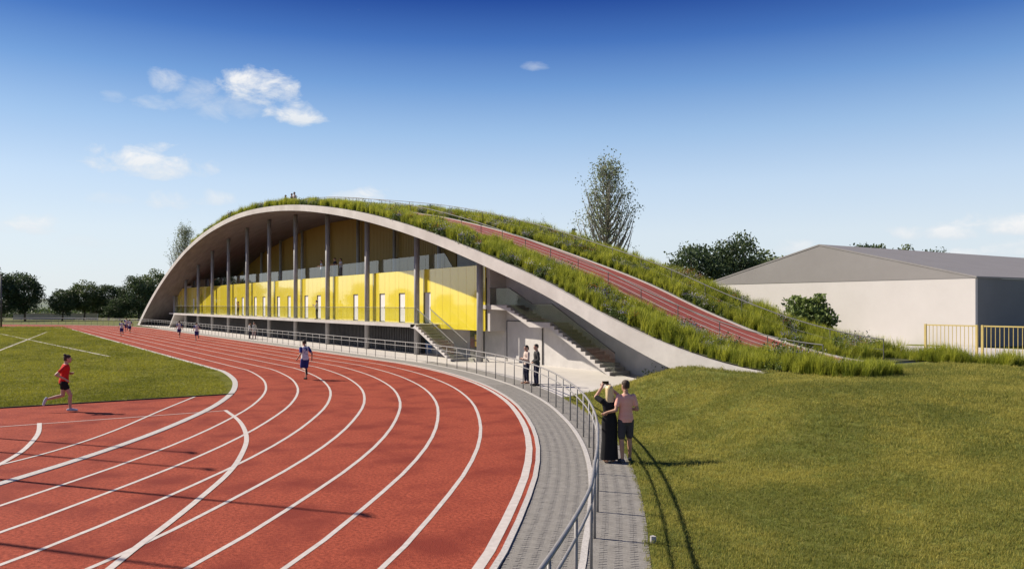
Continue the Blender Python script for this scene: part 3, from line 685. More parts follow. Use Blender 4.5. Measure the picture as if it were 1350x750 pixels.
# lawn blades, denser close by
LB = leaf_mat('lawn_blade', (0.14, 0.172, 0.034), (0.60, 0.50, 0.11), .5)
turf = [blade_clump('turf', 16, .025, .065, .10, .006, .7, LB, (tn, .22), seg=2) for tn in (.2, .4, .55, .9)]
P = []; Sc = []
def add_turf(n, dmin, dmax, sc):
    k = 0
    while k < n:
        d = math.sqrt(RNG.uniform(dmin ** 2, dmax ** 2)); x = RNG.uniform(680, 1760); s, t = pd(x, d)
        if lawn_in(s, t) and t < 36:
            if 22.9 < t < 33 and s > 17: k += 1; continue
            P.append((-s, t, lawn_h(s, t) - .01)); Sc.append(sc * RNG.uniform(.7, 1.3))
        k += 1
add_turf(42000, 7.5, 16, 1.0); add_turf(48000, 16, 26, 1.25); add_turf(36000, 26, 38, 1.6)
Pn = np.array(P); nb = np.array([mnoise.noise(Vector((p[0] * .5, p[1] * .5, 2))) + .5 * mnoise.noise(Vector((p[0] * 1.9, p[1] * 1.9, 7))) for p in P])
pk = np.clip((nb + RNG.normal(0, .16, len(P))) * 2.6 + 1.4, 0, 3).astype(int)
tag(scatter('lawn_grass', turf, P, Sc, tilt=.25, pick=pk), 'short mown grass on the mound beside the curved railing', 'grass', kind='stuff')
P = []; Sc = []; FLINES = [((118, 7.0), (60, -0.5)), ((135, -0.2), (60.4, 7.3))]
INB = leaf_mat('infield_blade', (0.10, 0.12, 0.012), (0.42, 0.39, 0.045), .5)
turf2 = [blade_clump('turf', 14, .03, .07, .13, .011, .7, INB, (tn, .2), seg=2) for tn in (.2, .45, .65, .85)]
while len(P) < 72000:
    d = 25 + 100 * RNG.uniform() ** 1.7; x = RNG.uniform(-330, 330); s, t = pd(x, d)
    if any(abs((s - a0) * (b1 - a1) - (t - a1) * (b0 - a0)) / math.hypot(b0 - a0, b1 - a1) < .24 and a0 >= s >= b0 for (a0, a1), (b0, b1) in FLINES): continue
    if s > SD + .05 and t < C1[1] + RK + .55 and (s > 44 or math.hypot(s - 44, t + 27) < RK - .2): P.append((-s, t, -.005)); Sc.append(RNG.uniform(.7, 1.2) * (1 + (d - 25) / 70))
nb = np.array([mnoise.noise(Vector((p[0] * .16, p[1] * .3, 2))) + .6 * mnoise.noise(Vector((p[0] * .9, p[1] * .9, 7))) for p in P]); pk = np.clip((nb + RNG.normal(0, .2, len(P))) * 2.4 + 1.5, 0, 3).astype(int)
tag(scatter('infield_grass', turf2, P, Sc, tilt=.25, pick=pk), 'short mown grass of the infield inside the track', 'grass', kind='stuff')
#@END

# ------------------------------------------------------------------ railings
def resample(P, step):
    P = [Vector(p) for p in P]; out = [P[0]]; acc = 0.0
    for a, b in zip(P[:-1], P[1:]):
        l = (b - a).length
        while acc + l >= step:
            k = (step - acc) / l; a = a.lerp(b, k); out.append(a.copy()); l = (b - a).length; acc = 0.0
        acc += l
    return out
base = [near_bend(R_POST, R(70) - R(70) * i / 120) for i in range(121)] + [(C1[0] + LSTR * k / 20, C1[1] + R_POST + 0.72) for k in range(1, 20)] + [far_bend(R_POST, math.pi * .9 * i / 60) for i in range(61)]
rail = tag(empty('railing', (-base[60][0], base[60][1], 0)), 'long grey two-rail steel railing curving along the outside of the running track', 'railing')
ro = Vector((base[60][0], -base[60][1], 0))
pts = [Vector((-s, t, 0)) for s, t in base]
pm = MB().tube([(0, 0, 0.004), (0, 0, 1.13)], .021, 8).mesh('post', True); pm.materials.append(STEEL)
for p in resample(pts, 1.55): obj('post', pm, None, rail, p + ro)
for z, r in ((1.15, .027), (.90, .02)):
    me = MB().tube([(p.x, p.y, z) for p in pts], r, 8).mesh('rail', True); me.materials.append(STEEL); obj('rail', me, None, rail, ro)
def roof_rail(fn, s0, s1, step, h, label):
    Sx = np.arange(s0, s1, .5); P = [Vector((-s, fn(s), zr(s))) for s in Sx]; o0 = P[0].copy()
    r_ = tag(empty('roof_railing', o0), label, 'railing', 'railings on the planted roof')
    pm2 = MB().tube([(0, 0, 0), (0, 0, h)], .02, 6).mesh('post'); pm2.materials.append(DSTEEL)
    for p in resample(P, step): obj('post', pm2, None, r_, p - o0)
    for z, r in ((h, .024), (h * .52, .008)):
        me = MB().tube([p + Vector((0, 0, z)) for p in P], r, 6).mesh('rail'); me.materials.append(DSTEEL); obj('rail', me, None, r_, -o0)
roof_rail(lambda s: 25.72, 18.2, 96, 2.5, .88, 'thin dark railing between the front planting and the red roof track')
roof_rail(lambda s: float(np.interp(s, [56, 68, 80], [30.7, 27.3, 26.6])), 18.9, 92, 2.5, .9, 'thin dark railing in the planting behind the red roof track')

# ------------------------------------------------------------------ pale hall with grey roof, yellow gate
PW = mat('white_render', (0.52, 0.492, 0.468), 0.85, (0.55, 0.522, 0.498), .6); PG = mat('grey_roof_sheet', (0.235, 0.222, 0.214), 0.75, (0.255, 0.242, 0.234), .5, spec=.2); PD = mat('shaded_wall', (0.15, 0.15, 0.155), 0.75, (0.17, 0.17, 0.175), .5)  # PD: white hall's side away from the sun, its shade put into the colour
S0, S1, T_0, T_1, ZE, ZRG = 27.8, 52.0, 55.9, 100.0, 5.32, 8.2
bld = tag(empty('storage_hall', (-40, 56, 0)), 'plain white hall with a low grey gabled roof beside the planted vault', 'building'); bo = Vector((40, -56, 0))
def bpart(mb, n, m): me = mb.mesh(n); me.materials.append(m); return obj(n, me, None, bld, bo)
bpart(mbx(S0 + .02, S1, T_0, T_0 + .3, -.1, ZE), 'front_wall', PW); bpart(mbx(S0, S0 + .3, T_0 + .302, T_1, -.1, ZE), 'side_wall', PD); bpart(mbx(S1 - .3, S1, T_0 + .302, T_1, -.1, ZE), 'side_wall', PW); bpart(mbx(S0, S1, T_1 + .002, T_1 + .3, -.1, ZE), 'rear_wall', PW)
mid = (S0 + S1) / 2
bpart(MB().loft([[(-S0 + .05, T_0 - .03, ZE + .003), (-mid, T_0 - .03, ZRG), (-S1 - .05, T_0 - .03, ZE + .003)], [(-S0 + .05, T_0 + .25, ZE + .003), (-mid, T_0 + .25, ZRG), (-S1 - .05, T_0 + .25, ZE + .003)]]), 'gable', PG)
for sgn, se in ((1, S0 - .08), (-1, S1 + .08)):
    a = Vector((-se, 0, ZE)); b = Vector((-mid, 0, ZRG + .015)); q = [(a.x, a.z), (b.x, b.z), (b.x, b.z + .12), (a.x, a.z + .12)]
    mb = MB().loft([[(x, T_0 - .06, z) for x, z in q], [(x, T_1 + .4, z) for x, z in q]]); bpart(mb, 'roof_slope', PG)
YST = mat('yellow_steel', (0.48, 0.37, 0.12), 0.5, (0.54, 0.42, 0.15), 4)
def gate(s0, s1, label):
    g = tag(empty('gate', (-s0, 38.2, 0.6)), label, 'gate', 'yellow steel gate leaves'); w = s0 - s1
    me = MB().box(-.045, .045, -.045, .045, -.05, 2.0).mesh('post'); me.materials.append(YST)
    for x in (.05, w - .05): obj('post', me, None, g, (x, 0, 0))
    rm = MB().box(.096, w - .096, -.03, .03, -.03, .03).mesh('rail'); rm.materials.append(YST)
    for z in (.12, 1.95): obj('rail', rm, None, g, (0, 0, z))
    n = int(w / .19); bmn = MB().box(-.011, .011, -.011, .011, .152, 1.918).mesh('bar'); bmn.materials.append(YST)
    for k in range(1, n): obj('bar', bmn, None, g, (.05 + (w - .1) * k / n, 0, 0))
gate(21.4, 18.9, 'yellow steel bar gate leaf before the white wall of the grey-roofed hall'); gate(18.75, 16.2, 'yellow steel bar gate leaf before the dark side of the grey-roofed hall'); gate(16.05, 13.5, 'yellow steel bar gate leaf furthest from the white wall')
tag(strip('yard', [(36, 36.2), (-10, 36.2)], [(36, 55.7), (-10, 55.7)], .66, PLAZA), kind='structure')

# ------------------------------------------------------------------ trees
def leaf_mesh(name, pts, size, m, tones, aspect=.6):
    n = len(pts); P = np.asarray(pts); A = RNG.normal(0, 1, (n, 3)); A /= np.linalg.norm(A, axis=1)[:, None]; Bv = np.cross(A, RNG.normal(0, 1, (n, 3))); Bv /= np.linalg.norm(Bv, axis=1)[:, None]
    sz = (size * RNG.uniform(.6, 1.35, n))[:, None]; V = np.stack([P - A * sz, P + Bv * sz * aspect, P + A * sz, P - Bv * sz * aspect], 1).reshape(-1, 3)
    me = bpy.data.meshes.new(name); me.vertices.add(4 * n); me.vertices.foreach_set('co', V.ravel().astype(np.float32)); me.loops.add(4 * n); me.loops.foreach_set('vertex_index', np.arange(4 * n, dtype=np.int32)); me.polygons.add(n)
    me.polygons.foreach_set('loop_start', np.arange(0, 4 * n, 4, dtype=np.int32)); me.polygons.foreach_set('loop_total', np.full(n, 4, np.int32)); me.update(calc_edges=True); me.materials.append(m)
    at = me.attributes.new('tone', 'FLOAT', 'POINT'); at.data.foreach_set('value', np.repeat(np.clip(tones, 0, 1), 4).astype(np.float32)); return me
def broadleaf(name, hgt, wid, m, nclump=60, per=70, leaf=.2, bare=.25, trunk=.28, flat=1.0):
    """tree mesh pair: trunk with limbs that reach the clumps, crown of leaf quads gathered in clumps"""
    tm = MB(); zc0 = hgt * bare; cz = (hgt + zc0) / 2; rz = (hgt - zc0) / 2; lean = RNG.normal(0, .05, 2) * hgt
    tp = [(0, 0, -.1), (lean[0] * .3, lean[1] * .3, hgt * .25), (lean[0] * .7, lean[1] * .7, hgt * .5), (lean[0], lean[1], hgt * .86)]; tm.tube(tp, [trunk, trunk * .72, trunk * .5, trunk * .1], 8)
    L = []; T = []
    for k in range(nclump):
        d = RNG.normal(0, 1, 3); d /= np.linalg.norm(d); rr = RNG.uniform(.45, 1.0) ** .6
        lobe = 1 + .28 * mnoise.noise(Vector(d * 1.7) + Vector((hgt, wid, len(name))))
        c = np.array([d[0] * wid / 2 * rr * lobe, d[1] * wid / 2 * rr * lobe, cz + d[2] * rz * rr * lobe * flat]); c[2] = max(c[2], zc0 * .85); c[:2] += lean * .6
        if k % 2 == 0:
            u = np.clip((c[2] / hgt) * .62, .16, .8); b = Vector((lean[0] * u, lean[1] * u, hgt * u)); mid_ = (b + Vector(c)) / 2 + Vector((0, 0, -.04 * hgt)); tm.tube([b, mid_, c], [trunk * .3 * (1.1 - u), trunk * .16, .02], 5)
        cr = RNG.uniform(.6, 1.1) * wid * .15; q = np.tanh(RNG.normal(0, .6, (per, 3))) * cr * 1.05 * np.array([1.15, 1.15, .8]); L.append(c + q); T.append(np.clip(RNG.normal(.5, .12) + .1 * q[:, 2] / cr + RNG.normal(0, .14, per), 0, 1))
    return tm.mesh('trunk', True), leaf_mesh('crown', np.concatenate(L), leaf, m, np.concatenate(T))
def plant_tree(name, meshes, s, t, z, sc, label, rz=0, group=None, sx=1.0, cat='tree'):
    e = tag(empty(name, (-s, t, z), rz), label, cat, group); e.scale = (sc * sx, sc * sx, sc)
    if not meshes[0].materials: meshes[0].materials.append(BARK)
    obj('trunk', meshes[0], None, e); obj('crown', meshes[1], None, e); return e
LD = leaf_mat('leaf_dark', (0.03, 0.055, 0.022), (0.11, 0.15, 0.06), .25); LM = leaf_mat('leaf_mid', (0.04, 0.07, 0.02), (0.17, 0.21, 0.075), .28); LBR = leaf_mat('leaf_bright', (0.04, 0.075, 0.016), (0.24, 0.30, 0.08), .3); LPOP = leaf_mat('leaf_poplar', (0.12, 0.15, 0.08), (0.32, 0.36, 0.19), .4)
TV = [broadleaf('a', 10, 8, LD, 120, 80, .2, bare=.2), broadleaf('b', 10, 7.4, LD, 110, 80, .2, bare=.2), broadleaf('c', 10, 8, LM, 105, 70, .21, bare=.22), broadleaf('d', 10, 9, LD, 130, 80, .21, bare=.1)]
GL = 'trees along the far end of the track'
def far_tree(v, x, ytop, d, label, grp, rz, sx=1.0, base=0.0, name='deciduous_tree'):
    s, t = pd(x, d); hh = zat(ytop, d) - base; return plant_tree(name, TV[v], s, t, base, hh / 10.3, label, rz, grp, sx)
far_tree(3, -2, 358, 172, 'large dark tree cut by the picture edge beside a thin dark mast', GL, .4, 1.0)
far_tree(0, 33, 359, 176, 'tall dark tree with a clear stem beside the gap to the hills', GL, 1.9, .85)
far_tree(1, 82, 377, 178, 'round dark tree on the other side of the hill gap', GL, 2.7, 1.05)
far_tree(2, 111, 371, 181, 'lighter green tree between two dark trees beyond the far bend', GL, .2, .95)
far_tree(1, 143, 371, 184, 'dark tree with a slim stem above a low round bush', GL, 4.4, .95)
far_tree(3, 158, 394, 178, 'low round dark bush under the slim stemmed tree', GL, 1.0, 1.25, name='bush')
far_tree(0, 183, 364, 180, 'tall grey green tree just off the far foot of the vault', GL, 3.3, .95)
far_tree(2, 206, 357, 196, 'tree half hidden behind the far foot of the vault', GL, 5.0, 1.0)
far_tree(1, 128, 386, 205, 'dim tree in second row behind the lighter green one', GL, 5.4, 1.3)
for k, x in enumerate((-60, -140, -240, -350, -480, -640, -840, -1100)):
    far_tree(k % 4, x, 362 + 6 * (k % 3), 172 - 4 * k, 'tree of the row that runs on past the dark mast', 'row of trees beyond the picture edge', k * 1.3, 1.1)
def tall_poplar(hgt, wid, m, nb=84, leaf=.085, per=66):
    tm = MB(); tm.tube([(0, 0, -.1), (.05, 0, hgt * .3), (-.04, .05, hgt * .6), (0, 0, hgt * .97)], [.30, .24, .14, .02], 8); L = []; T = []
    for k in range(nb):
        u = .30 + .62 * (k / nb) ** 1.05; a = k * 2.4 + RNG.uniform(-.4, .4); ln = wid * .5 * np.interp(u, [.28, .40, .65, .95], [.95, 1.0, .66, .16]) * RNG.uniform(.75, 1.08)
        b = Vector((0, 0, hgt * u * .98)); e = Vector((math.cos(a) * ln, math.sin(a) * ln, 0)); up = ln * RNG.uniform(1.5, 2.1); up = min(up, hgt * 1.0 - b.z)
        P = [b, b + e * .45 + Vector((0, 0, up * .25)), b + e * .8 + Vector((0, 0, up * .6)), b + e + Vector((0, 0, up))]; r0 = .17 * (1.15 - u); tm.tube(P, [r0, r0 * .75, r0 * .45, .012], 5)
        for q in range(6):
            w = RNG.uniform(.25, 1.0); i = min(int(w * 3), 2); c = P[i].lerp(P[i + 1], w * 3 - i); tw = c + Vector(RNG.normal(0, .35, 3)) + Vector((0, 0, RNG.uniform(.3, .9))); tm.tube([c, (c + tw) / 2 + Vector((0, 0, -.05)), tw], [.018, .012, .006], 4)
            n_ = int(per / 6); qq = np.array(tw) + RNG.normal(0, .3, (n_, 3)); L.append(qq); T.append(RNG.uniform(.1, .9, n_))
    return tm.mesh('trunk', True), leaf_mesh('crown', np.concatenate(L), leaf, m, np.concatenate(T), .75)
pop = tall_poplar(16.5, 5.6, LPOP); pop[0].materials.append(PBARK)
s, t = pd(800, 100); plant_tree('poplar_tree', pop, s, t, 0, zat(204, 100) / 16.7, 'tall sparse poplar with bare ascending limbs rising behind the roof', .5)
s, t = pd(244, 185); plant_tree('poplar_tree', pop, s, t, 0, zat(296, 185) / 16.5, 'small feathery poplar top beside the left curve of the vault', 2.1, sx=.95)
s, t = pd(717, 120); plant_tree('poplar_tree', pop, s, t, 0, zat(291, 120) / 16.7, 'tip of a thin pale tree over the roof planting', 3.3, sx=.6)
def conifer(h, w, m):
    tm = MB(); tm.tube([(0, 0, -.1), (0, 0, h * .98)], [.18, .02], 6); L = []; T = []
    for k in range(90):
        u = RNG.uniform(.12, 1); a = RNG.uniform(0, 6.28); r = w / 2 * (1 - u) + .1; tip = Vector((math.cos(a) * r, math.sin(a) * r, h * u - .2 * r)); b = Vector((0, 0, h * u)); tm.tube([b, tip], [.03, .008], 4)
        n_ = 50; q = np.array(b)[None] + (np.array(tip - b))[None] * RNG.uniform(.2, 1, (n_, 1)) + RNG.normal(0, .1, (n_, 3)); L.append(q); T.append(RNG.uniform(0, .7, n_))
    return tm.mesh('trunk'), leaf_mesh('crown', np.concatenate(L), .16, m, np.concatenate(T), .35)
con = conifer(11, 5, LD); s, t = pd(757, 95); plant_tree('conifer_tree', con, s, t, 0, zat(301, 95) / 11, 'dark conifer tip beside the tall sparse poplar')
GR = 'trees behind the grey-roofed hall'
far_tree(0, 923, 321, 108, 'dense dark tree where the roof planting meets the grey gable', GR, .9, .85)
far_tree(3, 972, 315, 112, 'round dark tree above the left slope of the grey gable', GR, 2.2, .68)
far_tree(2, 1012, 333, 122, 'low tree peeping over the left slope of the grey gable', GR, 3.9, 1.1)
far_tree(1, 1045, 336, 124, 'tree top nearly hidden behind the peak of the grey gable', GR, 5.1, 1.0)
far_tree(1, 1144, 313, 135, 'largest tree crown showing above the grey ridge', GR, .3, .8)
far_tree(2, 1192, 327, 140, 'small tree crown showing above the middle of the grey ridge', GR, 1.3, .8)
far_tree(0, 1235, 330, 140, 'last small tree crown showing above the grey ridge', GR, 2.9, .7)
far_tree(2, 880, 357, 115, 'low pale bush crown over the roof planting', GR, 4.2, 1.2, name='bush')
bushm = broadleaf('bush', 3.6, 2.35, LBR, 120, 60, .095, bare=.34, trunk=.07)
s, t = pd(1069, 42); plant_tree('young_tree', bushm, s, t, .4, (zat(389, 42) - .4) / 3.7, 'young bright-leaved tree before the white wall of the hall', .6)

# ------------------------------------------------------------------ far background
lw = tag(empty('boundary_wall', (0, 0, 0)), 'long low grey wall beyond the far railing under the trees', 'wall')
a = pd(18, 188); b = pd(129, 188); A, B = offset_line([a, ((a[0] + b[0]) / 2, (a[1] + b[1]) / 2), b], .4); lw.location = (-a[0], a[1], 0)
o = strip('wall_body', A, B, 1.3, WALLC, lw, thick=1.6); o.location = (a[0], -a[1], 0)
A2, B2 = offset_line([a, b], .55); o = strip('coping', A2, B2, 1.39, CONC, lw, thick=.085); o.location = (a[0], -a[1], 0)
HILL = mat('wooded_hill', (0.06, 0.085, 0.075), 0.95, (0.10, 0.125, 0.10), .02, col3=(0.17, 0.20, 0.10), scale3=.006)
mb = MB(); nx, ny = 60, 14; V = []
for j in range(ny):
    for i in range(nx):
        x = -260 + i * 30; d = 420 + j * 95; s_, t_ = pd(x, d); u = j / (ny - 1)
        V.append((-s_, t_, -1.5 + 19 * u ** 1.4 * (1 + .25 * mnoise.noise(Vector((x * .006, d * .002, 3)))) + (1.2 * mnoise.noise(Vector((x * .09, d * .02, 1))) if j > 8 else 0)))
mb.v = V; mb.f = [(j * nx + i, j * nx + i + 1, (j + 1) * nx + i + 1, (j + 1) * nx + i) for j in range(ny - 1) for i in range(nx - 1)]
o = mb.build('hills', HILL, smooth=True); tag(o, kind='structure')
GHILL = leaf_mat('leaf_far', (0.03, 0.05, 0.04), (0.08, 0.11, 0.08), .1)
# belt of far shrubs under the trees
P = []
for k in range(900):
    x = RNG.uniform(-40, 215); d = RNG.uniform(205, 300); s_, t_ = pd(x, d); P.append((-s_, t_, -.05))
tag(scatter('shrub_belt', [leaf_clump('shr', 60, 1.6, 1.6, .3, LM, .1, (.5, .25)), leaf_clump('shr2', 60, 1.5, 1.3, .3, LD, .1, (.6, .25))], P, RNG.uniform(.6, 1.3, 900)), 'belt of low green scrub beyond the low grey wall', 'scrub', kind='stuff')
ms = tag(empty('mast', (0, 0, 0)), 'thin dark mast standing beyond the far bend at the edge of the trees', 'mast'); s_, t_ = pd(1.5, 122); ms.location = (-s_, t_, 0)
m_ = MB().tube([(0, 0, 0), (0, 0, 8.0)], [.14, .09], 10).mesh('pole', True); m_.materials.append(DSTEEL); obj('pole', m_, None, ms); m_ = MB().box(-.35, .35, -.12, .12, 7.9, 8.15).mesh('mast_head'); m_.materials.append(DSTEEL); obj('mast_head', m_, None, ms)
# unseen masts added inside the bend, out of frame, to cast shadow bands on the track
RT = Vector((SA, CA, 0)); FW = Vector((-CA, SA, 0))
for k, (x, y, back, hgt) in enumerate(((0, 632, 5.5, 11), (0, 717, 8.5, 10.5), (0, 578, 7.0, 10.5), (0, 596, 9, 12))):
    s_, t_ = pg(x, y); p = Vector((-s_, t_, 0)) + SUN_TO * back
    e = tag(empty('shadow_mast', p), 'slim unseen mast added inside the near bend to cast a shadow band', 'mast', 'unseen masts added to cast shadows on the track')
    m_ = MB().tube([(0, 0, 0), (0, 0, hgt)], [.065, .04], 12).mesh('pole', True); m_.materials.append(STEEL); obj('pole', m_, None, e); m_ = MB().box(-.16, .16, -.05, .05, hgt - .02, hgt + .1).mesh('mast_head'); m_.materials.append(DSTEEL); obj('mast_head', m_, None, e); m_ = MB().box(-.3, .3, -.3, .3, 0, .03).mesh('base_plate'); m_.materials.append(STEEL); obj('base_plate', m_, None, e)
# shrubs at the foot of the stair, marker post
for k, (x, y, sc, lab) in enumerate(((866, 497, .55, 'small dark tuft at the plaza edge below the haunch'), (876, 494, .5, 'thin dry tuft beside the bright grass clump below the haunch'), (884, 491, .75, 'bright green grass clump below the haunch'))):
    s_, t_ = pg(x, y + 4, .25); o = obj('grass_clump', tufts[(k + 1) % 4], None, None, (-s_, t_, lawn_h(s_, t_) - .02 if lawn_in(s_, t_) else 0)); o.scale = (sc, sc, sc); tag(o, lab, 'plant')
for k, (x, y, sc) in enumerate(((893, 486, .8), (880, 486, .7), (903, 482, .8))):
    s_, t_ = 27.2 - .9 * k, 25.6 + .3 * k; o = obj('low_shrub', herbs[3], None, None, (-s_, t_, max(0, lawn_h(s_, t_)) - .03)); o.scale = (sc * 1.3,) * 3; tag(o, 'low dark shrub tucked under the right haunch of the vault', 'shrub', 'shrubs under the haunch')
s_, t_ = pg(861, 716); o = MB().box(-.035, .035, -.03, .03, -.05, .11).build('marker_stone', KERB, None, loc=(-s_, t_, lawn_h(s_, t_))); tag(o, 'tiny pale marker block in the grass beside the paved path', 'marker')

# ------------------------------------------------------------------ people
SKIN = mat('skin', (0.46, 0.27, 0.19), 0.55, (0.52, 0.31, 0.22), 6, spec=.35); SKIN2 = mat('skin_tan', (0.36, 0.20, 0.13), 0.55, (0.42, 0.24, 0.16), 6, spec=.35)
def cloth(n, c): return mat('cloth_' + n, tuple(v * .88 for v in c), 0.85, c, 9, bump=.25, bscale=14, spec=.2)
HAIRD = mat('hair_dark', (0.02, 0.014, 0.01), 0.6, (0.035, 0.025, 0.018), 30, stretch=(4, 4, .5)); HAIRB = mat('hair_brown', (0.03, 0.017, 0.01), 0.7, (0.06, 0.034, 0.02), 30, stretch=(4, 4, .5)); HAIRL = mat('hair_blond', (0.55, 0.40, 0.19), 0.5, (0.72, 0.57, 0.32), 30, stretch=(6, 6, .4))
EYE = mat('eye', (0.02, 0.015, 0.012), 0.2); LIP = mat('lip', (0.38, 0.14, 0.12), 0.5)
TEMP = []
def remesh(mb, name, m, voxel, extra=None, inflate_smooth=6):
    me = mb.mesh(name); bm = bmesh.new(); bm.from_mesh(me); bmesh.ops.recalc_face_normals(bm, faces=bm.faces[:]); bm.to_mesh(me); bm.free()
    o = bpy.data.objects.new('tmp', me); COL.objects.link(o); md = o.modifiers.new('r', 'REMESH'); md.mode = 'VOXEL'; md.voxel_size = voxel; sm = o.modifiers.new('s', 'SMOOTH'); sm.iterations = inflate_smooth; sm.factor = .5
    dg = bpy.context.evaluated_depsgraph_get(); r = bpy.data.meshes.new_from_object(o.evaluated_get(dg)); bpy.data.objects.remove(o); bpy.data.meshes.remove(me)
    if extra is not None:
        bm = bmesh.new(); bm.from_mesh(r); ex = extra.mesh('x'); bm.from_mesh(ex); bm.to_mesh(r); bm.free()
    r.name = name; r.materials.clear(); r.materials.append(m); r.polygons.foreach_set('use_smooth', [True] * len(r.polygons)); r.update(); return r
TOR = [(-.11, .09, .085), (-.05, .15, .112), (.04, .158, .116), (.14, .138, .10), (.24, .132, .096), (.34, .148, .106), (.43, .165, .108), (.50, .15, .088), (.55, .085, .066), (.58, .052, .056), (.64, .05, .055)]
STAND = dict(lean=0, legs=[((-.1, .02, .49), (-.105, -.01, .085), (0, .17, -.045)), ((.1, .03, .49), (.11, .02, .085), (.02, .17, -.045))], arms=[((-.235, -.04, 1.15), (-.25, .05, .90)), ((.235, -.04, 1.15), (.25, .05, .90))], head=(0, 0))
def pose(**k): d = dict(STAND); d.update(k); return d
def person(label, s, t, z, facing, height, P, outfit, hair, skin=None, voxel=.022, group=None, fem=False, number=None, hairstyle='short', bulk=1.07):
    K = height / 1.75; skin = skin or SKIN; f = Vector((facing[0], facing[1])); ang = math.atan2(-f.x, f.y)
    root = tag(empty('person', (-s, t, z), ang), label, 'person', group)
    lean = R(P['lean']); V3 = Vector; rot = Matrix.Rotation(-lean, 3, 'X'); pel = V3((0, 0, .93))
    sp = lambda d, x=0, y=0: pel + rot @ V3((x, y, d)); wf = .93 if fem else 1.0
    def torso(mb, lo, hi, g, n=16, flare=0):
        rr = []
        for (d, rx, ry) in TOR:
            if lo - 1e-6 <= d <= hi + 1e-6: rr.append([tuple(sp(d, (rx * wf + g) * math.cos(2 * math.pi * k / n), (ry + g) * math.sin(2 * math.pi * k / n))) for k in range(n)])
        mb.loft(rr)
    sw = .172 * wf
    SH = [sp(.49, -sw), sp(.49, sw)]; HIP = [pel + V3((-.088, 0, -.03)), pel + V3((.088, 0, -.03))]; hc = sp(.72, 0, .025); hy, hp = P['head']
    hr = Matrix.Rotation(R(hy), 3, 'Z') @ Matrix.Rotation(R(-hp), 3, 'X'); hd = lambda x, y, zz: hc + hr @ V3((x, y, zz))
    b = MB(); torso(b, -.11, .64, 0)
    b.capsule(sp(.55), hd(0, -.01, -.05), .052, .05)
    n = 14
    b.loft([[tuple(hd(rx * math.cos(2 * math.pi * k / n), cy + ry * math.sin(2 * math.pi * k / n), zz)) for k in range(n)] for zz, rx, ry, cy in ((-.122, .02, .022, .06), (-.112, .038, .04, .045), (-.08, .058, .072, .022), (-.03, .07, .09, .008), (.03, .077, .098, -.002), (.075, .072, .09, -.006), (.105, .05, .064, -.01), (.12, .02, .026, -.01))])
    b.capsule(hd(0, .09, .012), hd(0, .112, -.022), .010, .015, 8); b.capsule(hd(-.03, .086, -.062), hd(.03, .086, -.062), .011, .011, 6)
    for sx in (-1, 1): b.capsule(hd(sx * .078, -.005, -.03), hd(sx * .08, -.012, .01), .012, .016, 6)
    fing = MB(); shoes = [MB(), MB()]
    for i, (kn, an, toe) in enumerate(P['legs']):
        kn, an, toe = V3(kn), V3(an), V3(toe); cf = kn.lerp(an, .3) + V3((0, -.012, 0))
        b.capsule(HIP[i], kn, .084, .056); b.capsule(kn, cf, .054, .056); b.capsule(cf, an, .055, .036); tp = an + toe; heel = an - V3((toe.x, toe.y, 0)) * .22 + V3((0, 0, toe.z)) * 1.0
        b.capsule(an, tp, .036, .028)
        hl = an - toe.normalized() * .045 + (V3((0, 0, -1)) - toe.normalized() * V3((0, 0, -1)).dot(toe.normalized())) * .038
        shoes[i].capsule(hl, tp, .04, .036, 10); shoes[i].capsule(an + V3((0, 0, -.005)), an.lerp(tp, .55), .043, .04, 10)
    for i, (el, wr) in enumerate(P['arms']):
        el, wr = V3(el), V3(wr); b.capsule(SH[i], el, .052, .042); b.capsule(el, wr, .042, .029); d = (wr - el).normalized(); d = (d + V3((0, 0, -.25)) * (P.get('droop', 1))).normalized()
        side = d.cross(V3((0, 1, 0)) if abs(d.y) < .8 else V3((1, 0, 0))).normalized(); nr = side.cross(d)
        b.capsule(wr, wr + d * .075, .029, .034)
        for q, (off, ln) in enumerate(((-.026, .062), (-.009, .072), (.009, .068), (.026, .054))):
            a0 = wr + d * .085 + side * off; a1 = a0 + d * ln * .5 + nr * .006; a2 = a1 + d * ln * .42 + nr * .022; fing.capsule(a0 - d * .02, a1, .0095, .009, 6); fing.capsule(a1, a2, .009, .0075, 6)
        th = wr + d * .02 + side * (.03 if i == 0 else -.03); fing.capsule(th, th + d * .045 + side * (.022 if i == 0 else -.022) + nr * .01, .011, .009, 6)
    def put(me, nm, par=root): me.transform(Matrix.Diagonal((K * bulk, K * bulk, K, 1))); return obj(nm, me, None, par)
    body = put(remesh(b, 'body', skin, voxel * .8, fing, 4), 'body')
    for i in (0, 1):
        me = remesh(shoes[i], 'shoe', outfit['shoes'], voxel * .7, None, 3); put(me, 'shoe')
    g = .016
    if 'top' in outfit:
        m_, slv = outfit['top']; c = MB(); torso(c, -.05 if not outfit.get('tuck') else .04, .55, g); sl = MB()
        for i, (el, wr) in enumerate(P['arms']):
            el, wr = V3(el), V3(wr); tgt = sl if outfit.get('sleeve') else c
            tgt.capsule(SH[i], SH[i].lerp(el, min(slv, 1)), .066, .06 if slv < 1 else .056)
            if slv > 1: tgt.capsule(el, el.lerp(wr, slv - 1), .057, .043)
        sh = put(remesh(c, 'shirt', m_, voxel * .85, None, 3), 'shirt')
        if outfit.get('sleeve'): put(remesh(sl, 'sleeve', outfit['sleeve'], voxel * .8, None, 2), 'sleeve', sh)
